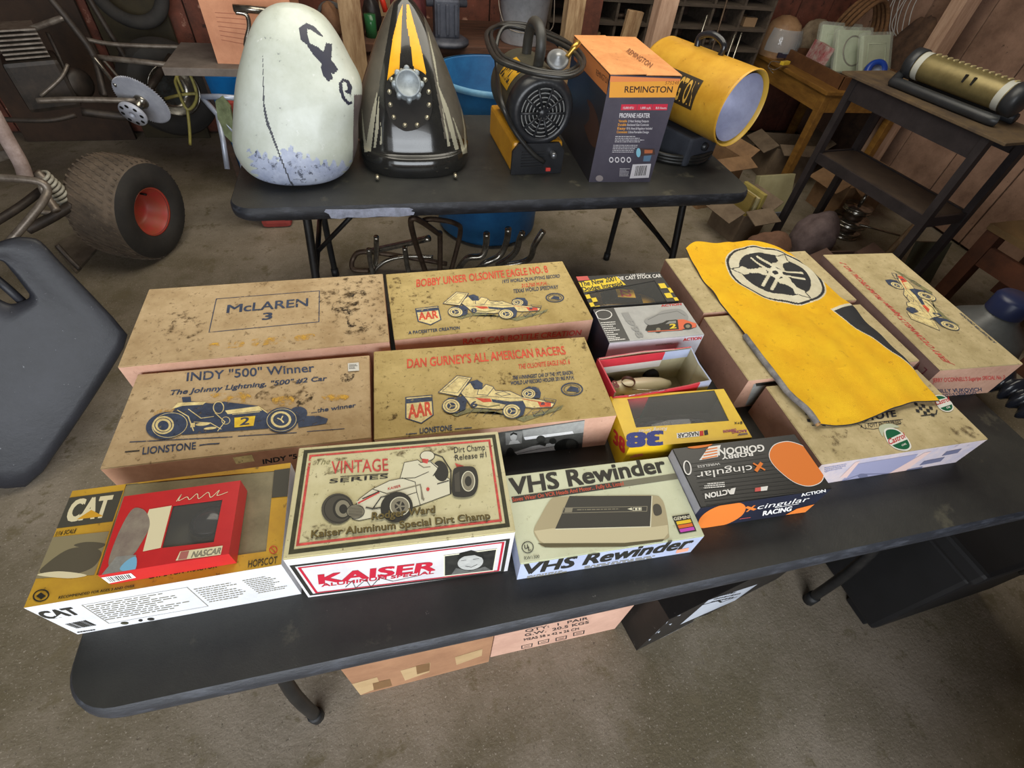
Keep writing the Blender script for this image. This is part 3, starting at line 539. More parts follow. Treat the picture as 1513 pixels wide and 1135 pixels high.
f.text('ACTION', (1290, 770), (1440, 742), (-4, -22), pw, .03, .3); f.text('RACING', (1062, 882), (1235, 852), (-4, -24), pw, .05, .3); f.poly([(1196, 878), (1262, 842), (1366, 815), (1312, 862)], orange); f.stroke([(1165, 830), (1275, 812)], 6, pw); f.stroke([(925, 902), (990, 892)], 6, flat('print_pink_red', (206, 90, 84))); f.build('front_print')
# ---- yellow number 38 window box
yell = card('yellow_gloss_card', (232, 194, 36), (214, 172, 26), r=.4); darkin = card('dark_box_interior', (54, 49, 42), (38, 35, 31))
args = ('model_car_box', 'yellow window box with a blue 38 printed upside down', 1.007, .289, -3.7, .250, .124, .080)
tmp = bpy.data.objects.new('x', None); tmp.location = (args[2], args[3], TZ); tmp.rotation_euler = (0, 0, R(args[4])); tmp['dims'] = args[5:8]; q = quad_uv(tmp, G, [(318, 366), (866, 326), (778, 145), (266, 196)])
t = window_carton(*args, yell, yell, q, darkin, clearpane)
f = face(t, 'top', G, .999); blue = flat('print_royal_blue', (44, 56, 130)); pr = flat('print_red', (196, 44, 40)); pp = flat('print_magenta', (150, 50, 110))
f.text('38', (466, 388), (272, 402), (2, 78), blue, .08); f.text('Racing Series', (500, 365), (330, 380), (3, 20), pw, .0, .4); f.poly([(556, 400), (690, 388), (690, 418), (558, 430)], pw); f.text('NASCAR', (684, 390), (562, 403), (1, 24), blk, .04); f.poly([(690, 388), (712, 385), (714, 413), (692, 416)], pr); f.poly([(716, 385), (738, 380), (742, 408), (720, 412)], blk)
f.text('RACING', (965, 378), (880, 388), (2, 14), pp, .04); f.text('CHAMPIONS', (905, 372), (828, 384), (2, 14), pp, .04); f.micro((972, 398), (910, 405), (2, 12), 2, blue, 5); f.text('8+x', (942, 330), (895, 336), (1, 16), blk, .02); f.build('top_print')
f = face(t, 'front', G, .999); f.micro((355, 518), (280, 530), (4, 16), 2, flat('print_hot_pink', (226, 60, 130)), 3); f.build('front_print')
f = face(t, 'left', G, .999); f.text('38', (186, 452), (250, 520), (2, -75), pr, .06); f.build('side_print')
toy_car(t, (.01, .0, .004), R(180), .18, flat('toy_dark_blue', (40, 44, 62), .3), flat('toy_dark_blue', (40, 44, 62), .3))
# ---- Castrol stickered carton
C = (1090, 540, 3.982); palefront = mat('washed_print_front', S(214, 196, 190), S(176, 172, 190), r=.75, sc=16, speck=(S(150, 140, 150), .66, 30))
t = carton('cardboard_box', 'pale carton with oval Castrol stickers under the flag end', 1.421, .231, -.9, .391, .193, .086, palekraft, shadedside, front=palefront)
f = face(t, 'top', C, .999); grn = flat('sticker_green', (22, 98, 66), .35); swh = flat('sticker_white', (234, 234, 226), .35); sred = flat('sticker_red', (196, 40, 50), .35)
f.text('COYOTE', (680, 340), (932, 300), (-6, -36), inkblack, .06); f.stroke([(706, 345), (745, 372), (800, 376), (960, 345)], 3, inkblack); f.stroke([(700, 330), (760, 342), (970, 318)], 3, inkblack); f.text('A. J. FOYT ENTERPRISES', (722, 372), (962, 342), (-4, -22), inkblack, .01)
for (cx, cy) in ((455, 315), (1095, 258)):
    for i in range(5):
        for j in range(3):
            if (i + j) % 2 == 0: f.poly([(cx - 60 + i * 22 + j * 5, cy - 40 + j * 20 + i * 6), (cx - 40 + i * 22 + j * 5, cy - 36 + j * 20 + i * 6), (cx - 36 + i * 22 + j * 5, cy - 18 + j * 20 + i * 6), (cx - 56 + i * 22 + j * 5, cy - 22 + j * 20 + i * 6)], inkblack)
    f.stroke([(cx - 20, cy + 40), (cx + 70, cy + 30), (cx + 75, cy + 5)], 5, inkblack)
def castrol(pts, mid, txt):
    cx = sum(p[0] for p in pts) / len(pts); cy = sum(p[1] for p in pts) / len(pts); f.curve(pts, swh)
    inner = [tuple(p)[:2] for p in bezier([(cx + (x_ - cx) * .88, cy + (y_ - cy) * .88, 0) for x_, y_ in pts], 6, True)]; ax, ay = txt[1][0] - txt[0][0], txt[1][1] - txt[0][1]; L_ = math.hypot(ax, ay); nx, ny = -ay / L_, ax / L_
    for sg in (1, -1):
        half = [p for p in inner if ((p[0] - mid[0]) * nx + (p[1] - mid[1]) * ny) * sg > 20]
        if len(half) > 2: f.poly(half, grn)
    f.text('Castrol', txt[0], txt[1], txt[2], sred, .03); f.text('OIL', (txt[0][0] + ax * .62 + nx * 38, txt[0][1] + ay * .62 + ny * 38), (txt[0][0] + ax * .92 + nx * 38, txt[0][1] + ay * .92 + ny * 38), (-3, -10), swh, .03)
f.curve([(828, 372), (850, 350), (900, 345), (950, 365), (900, 372), (860, 390), (850, 420)], flat('sticker_ghost', (190, 196, 170), .5))
castrol([(858, 388), (885, 370), (935, 378), (988, 420), (1018, 472), (1008, 498), (970, 504), (918, 488), (876, 448)], (936, 436), ((890, 470), (984, 428), (-10, -32)))
castrol([(1150, 190), (1172, 176), (1210, 182), (1250, 212), (1267, 252), (1248, 274), (1210, 272), (1175, 245)], (1212, 222), ((1165, 238), (1245, 212), (-8, -26)))
f.curve([(560, 400), (640, 380), (620, 470), (560, 520)], stain2); f.curve([(1220, 330), (1400, 380), (1440, 430), (1300, 420)], stain2); f.build('top_print')
f = face(t, 'front', C, .999); pb = flat('washed_blue_print', (150, 150, 178)); pk = flat('washed_pink_print', (220, 190, 182)); db = flat('washed_slate_print', (106, 108, 134))
f.poly([(700, 580), (1060, 520), (980, 620), (600, 690)], pb); f.poly([(600, 660), (690, 570), (720, 562), (640, 660)], pk); f.poly([(870, 650), (1100, 512), (1140, 505), (960, 640)], pk); f.micro((510, 600), (650, 575), (0, 30), 3, pb, 6)
for i in range(5):
    for j in range(3):
        if (i + j) % 2: x_ = 1030 + i * 66 - j * 34; y_ = 590 - i * 28 + j * 22; f.poly([(x_, y_), (x_ + 58, y_ - 12), (x_ + 32, y_ + 14), (x_ - 28, y_ + 26)], db)
f.ell((735, 650), 30, 14, db); f.stroke([(600, 690), (720, 640), (850, 660)], 6, db); f.build('front_print')
# ---- far right carton, turned end-on
Tn = (1200, 350, 4.83)
t = carton('cardboard_box', "tan carton turned end-on at right with red JERRY O'CONNELL lettering", 1.776, .521, -3.2, .228, .449, .102, palekraft, sidekraft, left=mat('shaded_left_kraft', S(128, 100, 92), S(104, 80, 74), r=.85))  # shade on the left panel is painted as a darker kraft
f = face(t, 'top', Tn, .999)
f.text("JERRY O'CONNELL'S Sugaripe PRUNE SPECIAL NO. 2", (1000, 912), (235, 192), (-58, -18), faded_red, .03); f.text('A PACESETTER CREATION', (1316, 760), (1066, 548), (-20, -2), navy, .03)
racer(f, affine([(492, 897), (838, 927), (935, 825)], [(978, 638), (812, 428), (605, 350)]), '2', .9); f.build('top_print')
f = face(t, 'front', (1313, 370, 3.785), .999); f.text("JERRY O'CONNELL'S Sugaripe SPECIAL No. 2", (246, 738), (690, 716), (-2, -22), faded_red, .03); f.text('BILLY VUKOVICH', (275, 797), (520, 787), (-6, -20), navy, .03); f.text('BOTTLE CREATION', (290, 823), (475, 815), (-6, -18), navy, .03); f.build('front_print')
f = face(t, 'left', (1313, 370, 3.785), .999); f.stroke([(150, 660), (175, 630), (150, 680), (190, 690), (215, 668), (200, 655)], 5, flat('marker_maroon', (96, 30, 44))); f.build('side_print')
# ---- two plain cartons under the flag
carton('cardboard_box', 'plain tan carton at the back under the flag emblem', 1.418, .672, -.3, .438, .222, .097, palekraft, shadedside, front=sidekraft)
t = carton('cardboard_box', 'plain tan carton under the middle of the yellow flag', 1.414, .446, -.5, .444, .203, .094, palekraft, shadedside, front=sidekraft)
f = face(t, 'front', G, .999); f.poly([(1010, 110), (1230, 85), (1225, 240), (960, 235)], grey(170)); f.poly([(1020, 105), (1240, 80), (1238, 96), (1024, 122)], grey(60)); f.build('front_print')
# ---- stock car window box at the back
D = (830, 370, 5.043); args = ('model_car_box', 'black and yellow checkered window box lettered The New 2001 Dodge Intrepid', 1.041, .668, -.6, .226, .118, .100)
tmp.location = (args[2], args[3], TZ); tmp.rotation_euler = (0, 0, R(args[4])); tmp['dims'] = args[5:8]; q = quad_uv(tmp, D, [(250, 415), (785, 385), (692, 225), (190, 320)])
t = window_carton(*args, blackcard, blackcard, q, darkin, clearpane)
f = face(t, 'top', D, .999); py = flat('print_bright_yellow', (236, 206, 48)); f.text('DIE CAST STOCK CAR', (418, 223), (742, 201), (-4, -25), pw, .03); f.text('1:24 SCALE', (512, 190), (622, 182), (-2, -10), pw, .02)
f.poly([(108, 238), (408, 196), (478, 258), (138, 314)], py); f.text('The New 2001', (140, 272), (408, 228), (-8, -34), blk, .04); f.text('Dodge Intrepid', (132, 310), (456, 262), (-5, -32), blk, .04); f.poly([(92, 196), (190, 192), (208, 222), (110, 230)], flat('print_pink_red', (206, 90, 84)))
for (ox, oy, sx_, sy_) in ((716, 250, (48, -4), (22, 36)), (168, 335, (36, -6), (14, 30))):
    for i in range(2):
        for j in range(4):
            if (i + j) % 2 == 0: a = (ox + i * sx_[0] + j * sy_[0], oy + i * sx_[1] + j * sy_[1]); f.poly([a, (a[0] + sx_[0], a[1] + sx_[1]), (a[0] + sx_[0] + sy_[0], a[1] + sx_[1] + sy_[1]), (a[0] + sy_[0], a[1] + sy_[1])], py)
f.build('top_print'); yc = flat('toy_yellow_paint', (230, 176, 32), .25); toy_car(t, (.0, .012, .03), R(170), .19, yc, yc, '22', pr)
# ---- silver and black number 2 box
silver = card('silver_grey_card', (188, 188, 184), (160, 160, 158), r=.4)
t = carton('model_car_box', 'silver box with black end panel showing an orange number 2 car', 1.045, .545, -.8, .228, .113, .100, silver, card('white_side_card', (214, 212, 216), (190, 188, 196)), left=navycard)
f = face(t, 'top', D, .999); f.poly([(180, 432), (385, 426), (522, 700), (230, 735)], blackcard); f.micro((262, 540), (410, 530), (40, 120), 8, pw, 6, .4); f.ring((310, 480), 62, 34, 6, pw); f.micro((345, 655), (470, 645), (4, 26), 2, pw, 3); f.text('ACTION', (742, 422), (892, 409), (-3, -15), pr, .05)
for i, ch in enumerate('1998'): f.text(ch, (452 + i * 30, 480 + i * 44), (474 + i * 30, 520 + i * 44), (48, -6), flat('print_ghost_grey', (150, 150, 148)), .04)
f.curve([(615, 520), (700, 480), (760, 450), (880, 440), (940, 490), (920, 530), (800, 530), (660, 560)], flat('print_ghost_grey', (150, 150, 148))); f.stroke([(640, 520), (720, 480), (860, 455), (920, 490)], 6, flat('print_mid_grey', (116, 116, 114)))
f.poly([(622, 595), (636, 562), (740, 548), (780, 525), (850, 518), (905, 530), (1000, 546), (1004, 572), (960, 588), (760, 606), (650, 610)], blk); f.poly([(862, 518), (905, 516), (1002, 548), (998, 576), (872, 592)], flat('print_coral', (226, 106, 66))); f.poly([(770, 552), (800, 530), (850, 526), (850, 545)], grey(150))
for c in ((718, 592), (938, 568)): f.ell(c, 32, 24, blk); f.ell(c, 17, 13, gr)
f.text('2', (806, 586), (850, 582), (-2, -32), py, .05); f.stroke([(640, 608), (760, 602), (900, 594)], 8, flat('print_coral', (226, 106, 66))); f.build('top_print')
f = face(t, 'front', D, .999); f.text('ACTION', (905, 676), (1042, 662), (-2, -20), pr, .06, .2); f.micro((700, 700), (880, 682), (0, 14), 2, gr, 4); f.build('front_print')
# ---- open tray carton with the number 98 roadster
redw = card('red_white_card', (214, 60, 72), (200, 196, 204), sc=3); redc = card('crimson_card', (206, 50, 66), (188, 40, 56)); bluew = card('pale_blue_card', (176, 186, 214), (160, 168, 196)); beige = card('beige_tray_lining', (190, 182, 150), (168, 160, 128), r=.75)
t = thing('display_tray', 'open red and white tray box holding a cream 98 roadster', 'box', (1.0, .405, TZ), R(1.5)); W, Dp, Hh = .222, .096, .098
b = MB()
def wall(pts, M_out, M_in, split=None, h0=Hh, h1=Hh):
    n = len(pts)
    for i in range(n - 1):
        a, c = Vector((*pts[i], 0)), Vector((*pts[i + 1], 0)); n_ = (c - a).cross(Vector((0, 0, 1))).normalized(); mo = M_out if split is None or i < split[0] else split[1]
        ha, hc = h0 + (h1 - h0) * i / (n - 1), h0 + (h1 - h0) * (i + 1) / (n - 1); za, zc = Vector((0, 0, ha)), Vector((0, 0, hc)); th = -n_ * .003
        b.add([a, c, c + zc, a + za], [[0, 1, 2, 3]], mo); b.add([a + th, c + th, c + zc + th, a + za + th], [[3, 2, 1, 0]], M_in); b.add([a + za, c + zc, c + zc + th, a + za + th], [[0, 1, 2, 3]], mo)
wall([(-W / 2, -Dp / 2), (-.06, -Dp / 2 - .004), (0, -Dp / 2 - .004), (.06, -Dp / 2 - .002), (.085, -Dp / 2), (W / 2, -Dp / 2)], redc, beige, (4, bluew), .082, .090); wall([(W / 2, -Dp / 2), (W / 2 - .004, 0), (W / 2, Dp / 2)], bluew, beige, None, .090, .098)
wall([(W / 2, Dp / 2), (.07, Dp / 2), (0, Dp / 2 + .004), (-.07, Dp / 2 + .002), (-W / 2, Dp / 2)], redc, beige, (1, redw)); wall([(-W / 2, Dp / 2), (-W / 2, -Dp / 2)], redc, beige)
b.box((0, 0, .0015), (W - .004, Dp - .004, .003), beige); b.build('tray_body', t)
b = MB(); n = 10; top = []; 
for (x0_, x1_, M_) in ((-W / 2 + .004, .045, redc), (.045, W / 2 - .004, bluew)): b.box(((x0_ + x1_) / 2, Dp / 2 - .006, Hh - .013), (x1_ - x0_, .0015, .024), M_)
b.box((-.033, Dp / 2 - .0062, Hh - .034), (.155, .0015, .020), card('white_band_card', (222, 218, 214), (206, 202, 198))); b.build('inside_band', t)
f = Face(t, (-W / 2, -Dp / 2 - .004, 0), (W, 0, 0), (0, 0, .088), D, .99); f.text('Racing', (500, 1085), (800, 990), (0, -44), pw, .04, .3); f.stroke([(490, 1088), (650, 1050), (800, 1000)], 5, blk); f.build('front_print')
rc = thing('toy_race_car', 'cream toy roadster numbered 98 lying inside the open tray', 'toy car', (1.0 - .02, .408, TZ + .004), R(4)); wh = flat('toy_cream_paint', (214, 204, 170), .3)
b = MB(); rings = []
for (x_, hw, z0_, z1_) in ((-.085, .006, .026, .040), (-.07, .017, .018, .054), (-.03, .022, .014, .058), (.02, .021, .014, .052), (.06, .016, .016, .044), (.082, .007, .022, .034)):
    rings.append([(x_, hw * math.cos(a) , (z0_ + z1_) / 2 + (z1_ - z0_) / 2 * math.sin(a)) for a in [2 * math.pi * i / 12 for i in range(12)]])
b.loft(rings, wh); b.build('body', rc); b = MB(); b.lathe([(.0, .0), (.013, .002), (.015, .008)], flat('toy_brown_seat', (92, 52, 36), .5), (-.03, 0, .053)); b.build('cockpit', rc)
for x_ in (-.055, .055):
    for sy in (-1, 1): b = MB(); b.lathe([(.0, .007), (.010, .008), (.017, .007), (.019, 0), (.017, -.007), (0, -.007)], flat('toy_tyre', (22, 22, 22), .7), (x_, sy * .034, .020), (0, 1, 0), 18); b.build('wheel', rc)
b = MB(); b.tube([(-.03, -.02, .056), (.0, -.03, .058), (.05, -.03, .05)], .0012, flat('toy_chrome', (190, 186, 170), .2, m=.9)); b.build('exhaust_pipe', rc)
b = MB(); vs, fs = glyphs('98', .03); b.add([(-.066 + p[0] * .022, -.0225, .026 + p[1] * .03) for p in vs], fs, blk); b.build('number', rc)
for i, c_ in enumerate(((-.07, .0), )):
    vs, fs = glyphs('98', .03); b = MB(); b.add([(-.078 + p[0] * .024, -.010 + p[1] * .028, .0588) for p in vs], fs, flat('print_dark_red', (110, 26, 30))); b.build('number', rc)
# ---- yellow tractor box and red helmet box on it
Q = (20, 660, 3.685); catyel = mat('dusty_yellow_card', S(206, 162, 46), S(180, 136, 40), r=.6, sc=8, speck=(S(126, 96, 40), .66, 70)); args = ('tractor_box', 'wide yellow and white box lettered CAT with a cloudy window', .151, .195, -.3, .300, .166, .116)
tmp.location = (args[2], args[3], TZ); tmp.rotation_euler = (0, 0, R(args[4])); tmp['dims'] = args[5:8]; q = quad_uv(tmp, Q, [(450, 700), (1375, 570), (1420, 130), (612, 205)])
wcard = card('white_card_front', (226, 226, 228), (212, 212, 216), sc=14)
t = window_carton(*args, catyel, wcard, q, card('olive_interior', (120, 114, 86), (92, 88, 64)), cloudpane)
f = face(t, 'top', Q, 1.0); pgrey = flat('print_charcoal_grey', (70, 68, 58)); crm = flat('print_cream', (226, 216, 178)); cam1 = flat('print_khaki', (142, 132, 100)); cam2 = flat('print_dark_khaki', (88, 82, 66))
f.poly([(283, 282), (598, 240), (540, 408), (236, 446)], pgrey); f.poly([(212, 495), (522, 462), (440, 700), (118, 720)], cam1); f.curve([(180, 640), (300, 560), (420, 550), (480, 580), (430, 660), (300, 700), (150, 690)], cam2); f.curve([(330, 540), (400, 520), (500, 530), (450, 560)], cam2); f.curve([(130, 700), (250, 680), (400, 700), (300, 718)], crm)
f.text('CAT', (284, 408), (505, 380), (42, -112), crm, .07); f.poly([(345, 398), (425, 346), (490, 380)], flat('print_mustard', (214, 160, 40))); f.text('1/16 SCALE', (228, 486), (340, 470), (8, -22), blk, .02, .2); f.poly([(1420, 130), (1508, 118), (1494, 272), (1406, 280)], pgrey)
f.text('RECOMMENDED FOR AGES 3 AND OVER', (246, 830), (660, 766), (4, -14), blk, .03); f.ring((152, 812), 42, 30, 7, blk, -15); f.poly([(125, 815), (152, 795), (180, 815), (152, 832)], blk); f.text('CAT 2 TON TRACTOR', (735, 722), (1108, 660), (6, -24), blk, .04); f.text('HOPSCOT', (1278, 660), (1436, 636), (4, -38), blk, .01); f.ring((1416, 563), 20, 20, 4, pr); f.stroke([(1404, 551), (1428, 576)], 3, pr); f.build('top_print')
f = face(t, 'front', Q, 1.0); f.text('CAT', (186, 938), (366, 910), (-62, -34), blk, .07); f.poly([(225, 932), (260, 908), (292, 922)], wcard); f.barcode([(275, 966), (402, 942), (462, 970), (342, 990)], blk)
f.stroke([(372, 862), (945, 765), (1060, 868), (520, 962)], 3, gr, True); f.micro((395, 868), (925, 778), (115, 82), 9, gr, 11, .3); f.micro((980, 775), (1235, 730), (95, 78), 8, gr, 12, .3); f.micro((1245, 728), (1420, 696), (95, 75), 9, gr, 13, .35); f.micro((345, 1008), (495, 985), (10, 8), 1, blk, 14); f.ell((605, 960), 22, 7, olive); f.ell((692, 945), 12, 6, blk); f.ell((748, 938), 20, 7, blk); f.build('front_print')
b = MB(); tr = flat('toy_tractor_yellow', (190, 150, 50), .5); b.box((.06, .02, .05), (.10, .05, .05), tr, bev=.004); b.box((.075, .02, .09), (.045, .045, .03), flat('toy_tractor_dark', (60, 58, 50))); tt = b.build('toy_tractor', t)
for x_ in (.02, .10):
    b = MB(); b.lathe([(0, .01), (.022, .01), (.026, 0), (.022, -.01), (0, -.01)], flat('toy_tyre', (22, 22, 22), .7), (x_, -.02, .03), (0, 1, 0), 16); b.build('wheel', tt)
redcard = card('red_gloss_card', (206, 42, 44), (190, 36, 40), r=.4); args = ('model_box', 'red window box marked NASCAR lying on the tractor box', .168, .180, 0, .150, .112, .031)
tmp.location = (args[2], args[3], TZ + .1165); tmp.rotation_euler = (0, 0, 0); tmp['dims'] = args[5:8]; q = quad_uv(tmp, Q, [(808, 552), (1090, 520), (1138, 287), (868, 322)])
t = window_carton(*args, redcard, redcard, q, card('dark_olive_interior', (70, 66, 40), (50, 48, 30)), clearpane, z=TZ + .1165)
f = face(t, 'top', Q, 1.0); f.poly([(740, 342), (862, 322), (802, 552), (705, 572), (742, 430), (722, 390)], crm); f.curve([(640, 350), (700, 340), (735, 380), (740, 440), (700, 520), (640, 600), (520, 650), (560, 500)], mat('scuffed_grey_print', S(150, 140, 124), S(120, 104, 96), r=.7, sc=30)); f.poly([(480, 700), (560, 600), (668, 590), (660, 690)], grey(150)); f.curve([(580, 665), (620, 620), (668, 602), (664, 668), (610, 680)], flat('print_sky_blue', (120, 180, 214)))
f.poly([(908, 572), (1140, 540), (1128, 590), (884, 622)], crm); f.text('NASCAR', (968, 606), (1126, 583), (8, -32), gr, .06, .2); f.poly([(912, 574), (958, 568), (944, 612), (896, 618)], flat('print_dull_pink', (176, 104, 96)))
f.stroke([tuple(p)[:2] for p in bezier([(888, 300, 0), (915, 262, 0), (900, 296, 0), (945, 275, 0), (960, 290, 0), (1000, 258, 0), (1010, 285, 0), (1060, 250, 0), (1075, 278, 0), (1120, 240, 0), (1110, 268, 0), (1168, 248, 0)], 5)], 4, crm); f.build('top_print')
f = face(t, 'front', Q, 1.0); f.poly([(478, 712), (640, 688), (668, 712), (518, 744)], pw); f.barcode([(498, 712), (640, 692), (656, 712), (525, 738)], blk); f.build('front_print')
b = MB(); b.lathe([(.0, .022), (.012, .021), (.022, .015), (.026, .005), (.024, 0)], flat('toy_helmet_black', (30, 30, 32), .15), (.035, .005, .002), (0, 0, 1), 24); b.lathe([(.0265, .004), (.0268, .009), (.0235, .0145)], flat('toy_chrome', (190, 186, 170), .2, m=.9), (.035, .005, .002), (0, 0, 1), 24); b.build('toy_helmet', t)
# ---- yellow flag with emblem
bpy.data.objects.remove(tmp)
fy = mat('yellow_cotton', S(255, 204, 26), S(242, 180, 12), r=.9, sc=9, speck=(S(214, 152, 14), .66, 50), bump=.6, bs=500); fw_ = mat('flag_white_print', S(226, 220, 196), S(206, 198, 170), r=.8, sc=20); fb = mat('flag_black_print', S(44, 44, 46), S(34, 34, 38), r=.85, sc=20)
zf = .846
P2 = lambda l: [at(a, b_, z=zf) for a, b_ in l]
Lf = bezier(P2([(1013, 367), (1040, 412), (1086, 470), (1130, 527), (1172, 578), (1200, 604), (1215, 621)]), 8); Rg = bezier(P2([(1170, 371), (1208, 403), (1258, 449), (1305, 498), (1348, 541), (1372, 566), (1394, 588)]), 8)
Tp = bezier(P2([(1013, 367), (1028, 357), (1060, 358), (1105, 353), (1140, 359), (1170, 371)]), 8); Bt = bezier(P2([(1215, 621), (1243, 622), (1275, 618), (1318, 602), (1355, 590), (1394, 588)]), 8)
def samp(L_, t_): k = t_ * (len(L_) - 1); i = min(int(k), len(L_) - 2); return L_[i].lerp(L_[i + 1], k - i)
NU, NV = 230, 330
cL = at(1146, 402, z=zf); rl = ((at(1079, 380, z=zf) - at(1214, 424, z=zf)).length + (at(1118, 361, z=zf) - at(1178, 445, z=zf)).length) / 4
d0 = (at(1161, 373, z=zf) - cL); a0 = math.atan2(d0.y, d0.x)
def emblem(p):
    dx, dy = (p.x - cL.x) / rl, (p.y - cL.y) / rl; r_ = math.hypot(dx, dy)
    if r_ > 1.03: return 'w' if r_ < 1.06 else None
    if r_ > .975: return 'k'
    inring = r_ > .76
    for k in range(3):
        a = a0 + k * 2 * math.pi / 3; u = dx * math.cos(a) + dy * math.sin(a); v = abs(-dx * math.sin(a) + dy * math.cos(a))
        tab = ((.28, .15), (.38, .085), (.55, .06), (.69, .15), (.985, .0))
        if .28 < u < .985:
            for (ua, ha), (ub, hb_) in zip(tab, tab[1:]):
                if ua <= u <= ub:
                    hw = ha + (hb_ - ha) * (u - ua) / (ub - ua)
                    if v < hw: return 'k' if r_ > .74 and v > hw - .028 else 'w'
        if -.64 < u <= .28 and .06 < v < .128: return 'w'
        if .19 < u <= .30 and v < .14: return 'w'
    return 'w' if inring else 'k'
def zfold(p):
    z = .8405 if p.y > .35 else .8405 - (.35 - p.y) * .06
    z += .0042 * math.sin(p.x * 21 + p.y * 13 + 2.2 * math.sin(p.y * 11)) * math.sin(p.y * 15 - p.x * 9 + 1) + .0026 * math.sin(p.x * 52 - p.y * 31 + 2 * math.sin(p.x * 17)) * math.sin(p.y * 37 + p.x * 19)
    return max(z, .838) if p.y > .345 else max(z, .828)
wa = [at(1234, 457, z=zf), at(1262, 450, z=zf), at(1350, 543, z=zf), at(1262, 478, z=zf)]
def inpoly(p, q):
    c = False; j = len(q) - 1
    for i in range(len(q)):
        if (q[i].y > p.y) != (q[j].y > p.y) and p.x < (q[j].x - q[i].x) * (p.y - q[i].y) / (q[j].y - q[i].y) + q[i].x: c = not c
        j = i
    return c
wcen = (wa[0] + wa[1] + wa[2] + wa[3]) / 4; wbig = [wcen + (q_ - wcen) * 1.12 for q_ in wa]
V_ = []; 
for j in range(NV + 1):
    t_ = j / NV
    for i in range(NU + 1):
        s_ = i / NU
        p = samp(Lf, t_) * (1 - s_) + samp(Rg, t_) * s_ + samp(Tp, s_) * (1 - t_) + samp(Bt, s_) * t_ - (Lf[0] * (1 - s_) * (1 - t_) + Rg[0] * s_ * (1 - t_) + Lf[-1] * (1 - s_) * t_ + Rg[-1] * s_ * t_)
        V_.append(Vector((p.x, p.y, zfold(p))))
b = MB(); n = NU + 1; groups = {'y': [], 'w': [], 'k': []}
for j in range(NV):
    for i in range(NU):
        c = (V_[j * n + i] + V_[(j + 1) * n + i + 1]) / 2; e = emblem(c)
        if e is None:
            e = 'y'
            if inpoly(c, wa): e = 'k'
            elif inpoly(c, wbig): e = 'w'
            elif i < 3 or j > NV - 5: e = 'k'
        groups[e].append([j * n + i, (j + 1) * n + i, (j + 1) * n + i + 1, j * n + i + 1])
b.add(V_, groups['y'], fy, True); k1, k2 = b.mi(fw_), b.mi(fb)
for fl, k in ((groups['w'], k1), (groups['k'], k2)):
    for q_ in fl: b.f.append(q_); b.m.append(k); b.sm.append(True)
fg = thing('flag', 'yellow flag with round black and white tuning fork emblem spread over cartons', 'flag', tuple(V_[0])); b.v = [tuple(Vector(p) - Vector(V_[0])) for p in b.v]
o = b.build('cloth', fg); md = o.modifiers.new('thickness', 'SOLIDIFY'); md.thickness = .0012; md.offset = 1
hem = [tuple(samp(Lf, k / 20) - V_[0] + Vector((-.004, 0, zfold(samp(Lf, k / 20)) - samp(Lf, k / 20).z + .002))) for k in range(8, 21)]
b = MB(); b.tube(hem, .006, mat('grey_sleeve', S(150, 146, 142), S(90, 88, 92), r=.8, sc=30), 10, cap=False); b.build('pole_sleeve', fg)
b = MB(); e0, e1 = Vector(hem[-3]), Vector(hem[-1]); b.tube([e0, e1 + (e1 - e0) * .25], .0042, flat('pole_wood', (150, 112, 66))); b.build('pole', fg)
# ================================================================== THINGS ON THE BACK TABLE
def pj(p):
    d = Vector(p) - CAM; z = d.dot(FW); return (756.5 + FPX * d.dot(RT) / z, 567.5 - FPX * d.dot(UP) / z)
BB = {}
def inside(p, q):
    k = id(q)
    if k not in BB: BB[k] = (min(a[0] for a in q), max(a[0] for a in q), min(a[1] for a in q), max(a[1] for a in q), q)
    e = BB[k]
    if p[0] < e[0] or p[0] > e[1] or p[1] < e[2] or p[1] > e[3]: return False
    c = False; j = len(q) - 1
    for i in range(len(q)):
        if (q[i][1] > p[1]) != (q[j][1] > p[1]) and p[0] < (q[j][0] - q[i][0]) * (p[1] - q[i][1]) / (q[j][1] - q[i][1]) + q[i][0]: c = not c
        j = i
    return c
def ribbon(pts, widths):
    """closed outline of a brush stroke in 2D"""
    P = [Vector((a, b_)) for a, b_ in pts]; l, r_ = [], []
    for i, p in enumerate(P):
        d = (P[min(i + 1, len(P) - 1)] - P[max(i - 1, 0)]).normalized(); n_ = Vector((-d.y, d.x)) * widths[i] / 2; l.append(tuple(p + n_)); r_.append(tuple(p - n_))
    return l + r_[::-1]
def interp(tab, z):
    for a, c in zip(tab, tab[1:]):
        if z <= c[0]: t_ = (z - a[0]) / (c[0] - a[0]); t_ = max(0, min(1, t_)); return [a[i] + (c[i] - a[i]) * t_ for i in range(1, len(a))]
    return list(tab[-1][1:])
def smooth_tab(tab, n=10):
    out = []; k = len(tab)
    for i in range(k - 1):
        for q in range(n):
            t_ = q / n; row = []
            for c in range(len(tab[0])):
                g = lambda j: tab[max(0, min(k - 1, j))][c]; a, b_, c_, d = g(i - 1), g(i), g(i + 1), g(i + 2)
                row.append(.5 * (2 * b_ + (c_ - a) * t_ + (2 * a - 5 * b_ + 4 * c_ - d) * t_ * t_ + (3 * b_ - a - 3 * c_ + d) * t_ ** 3))
            out.append(row)
    out.append(list(tab[-1])); return out
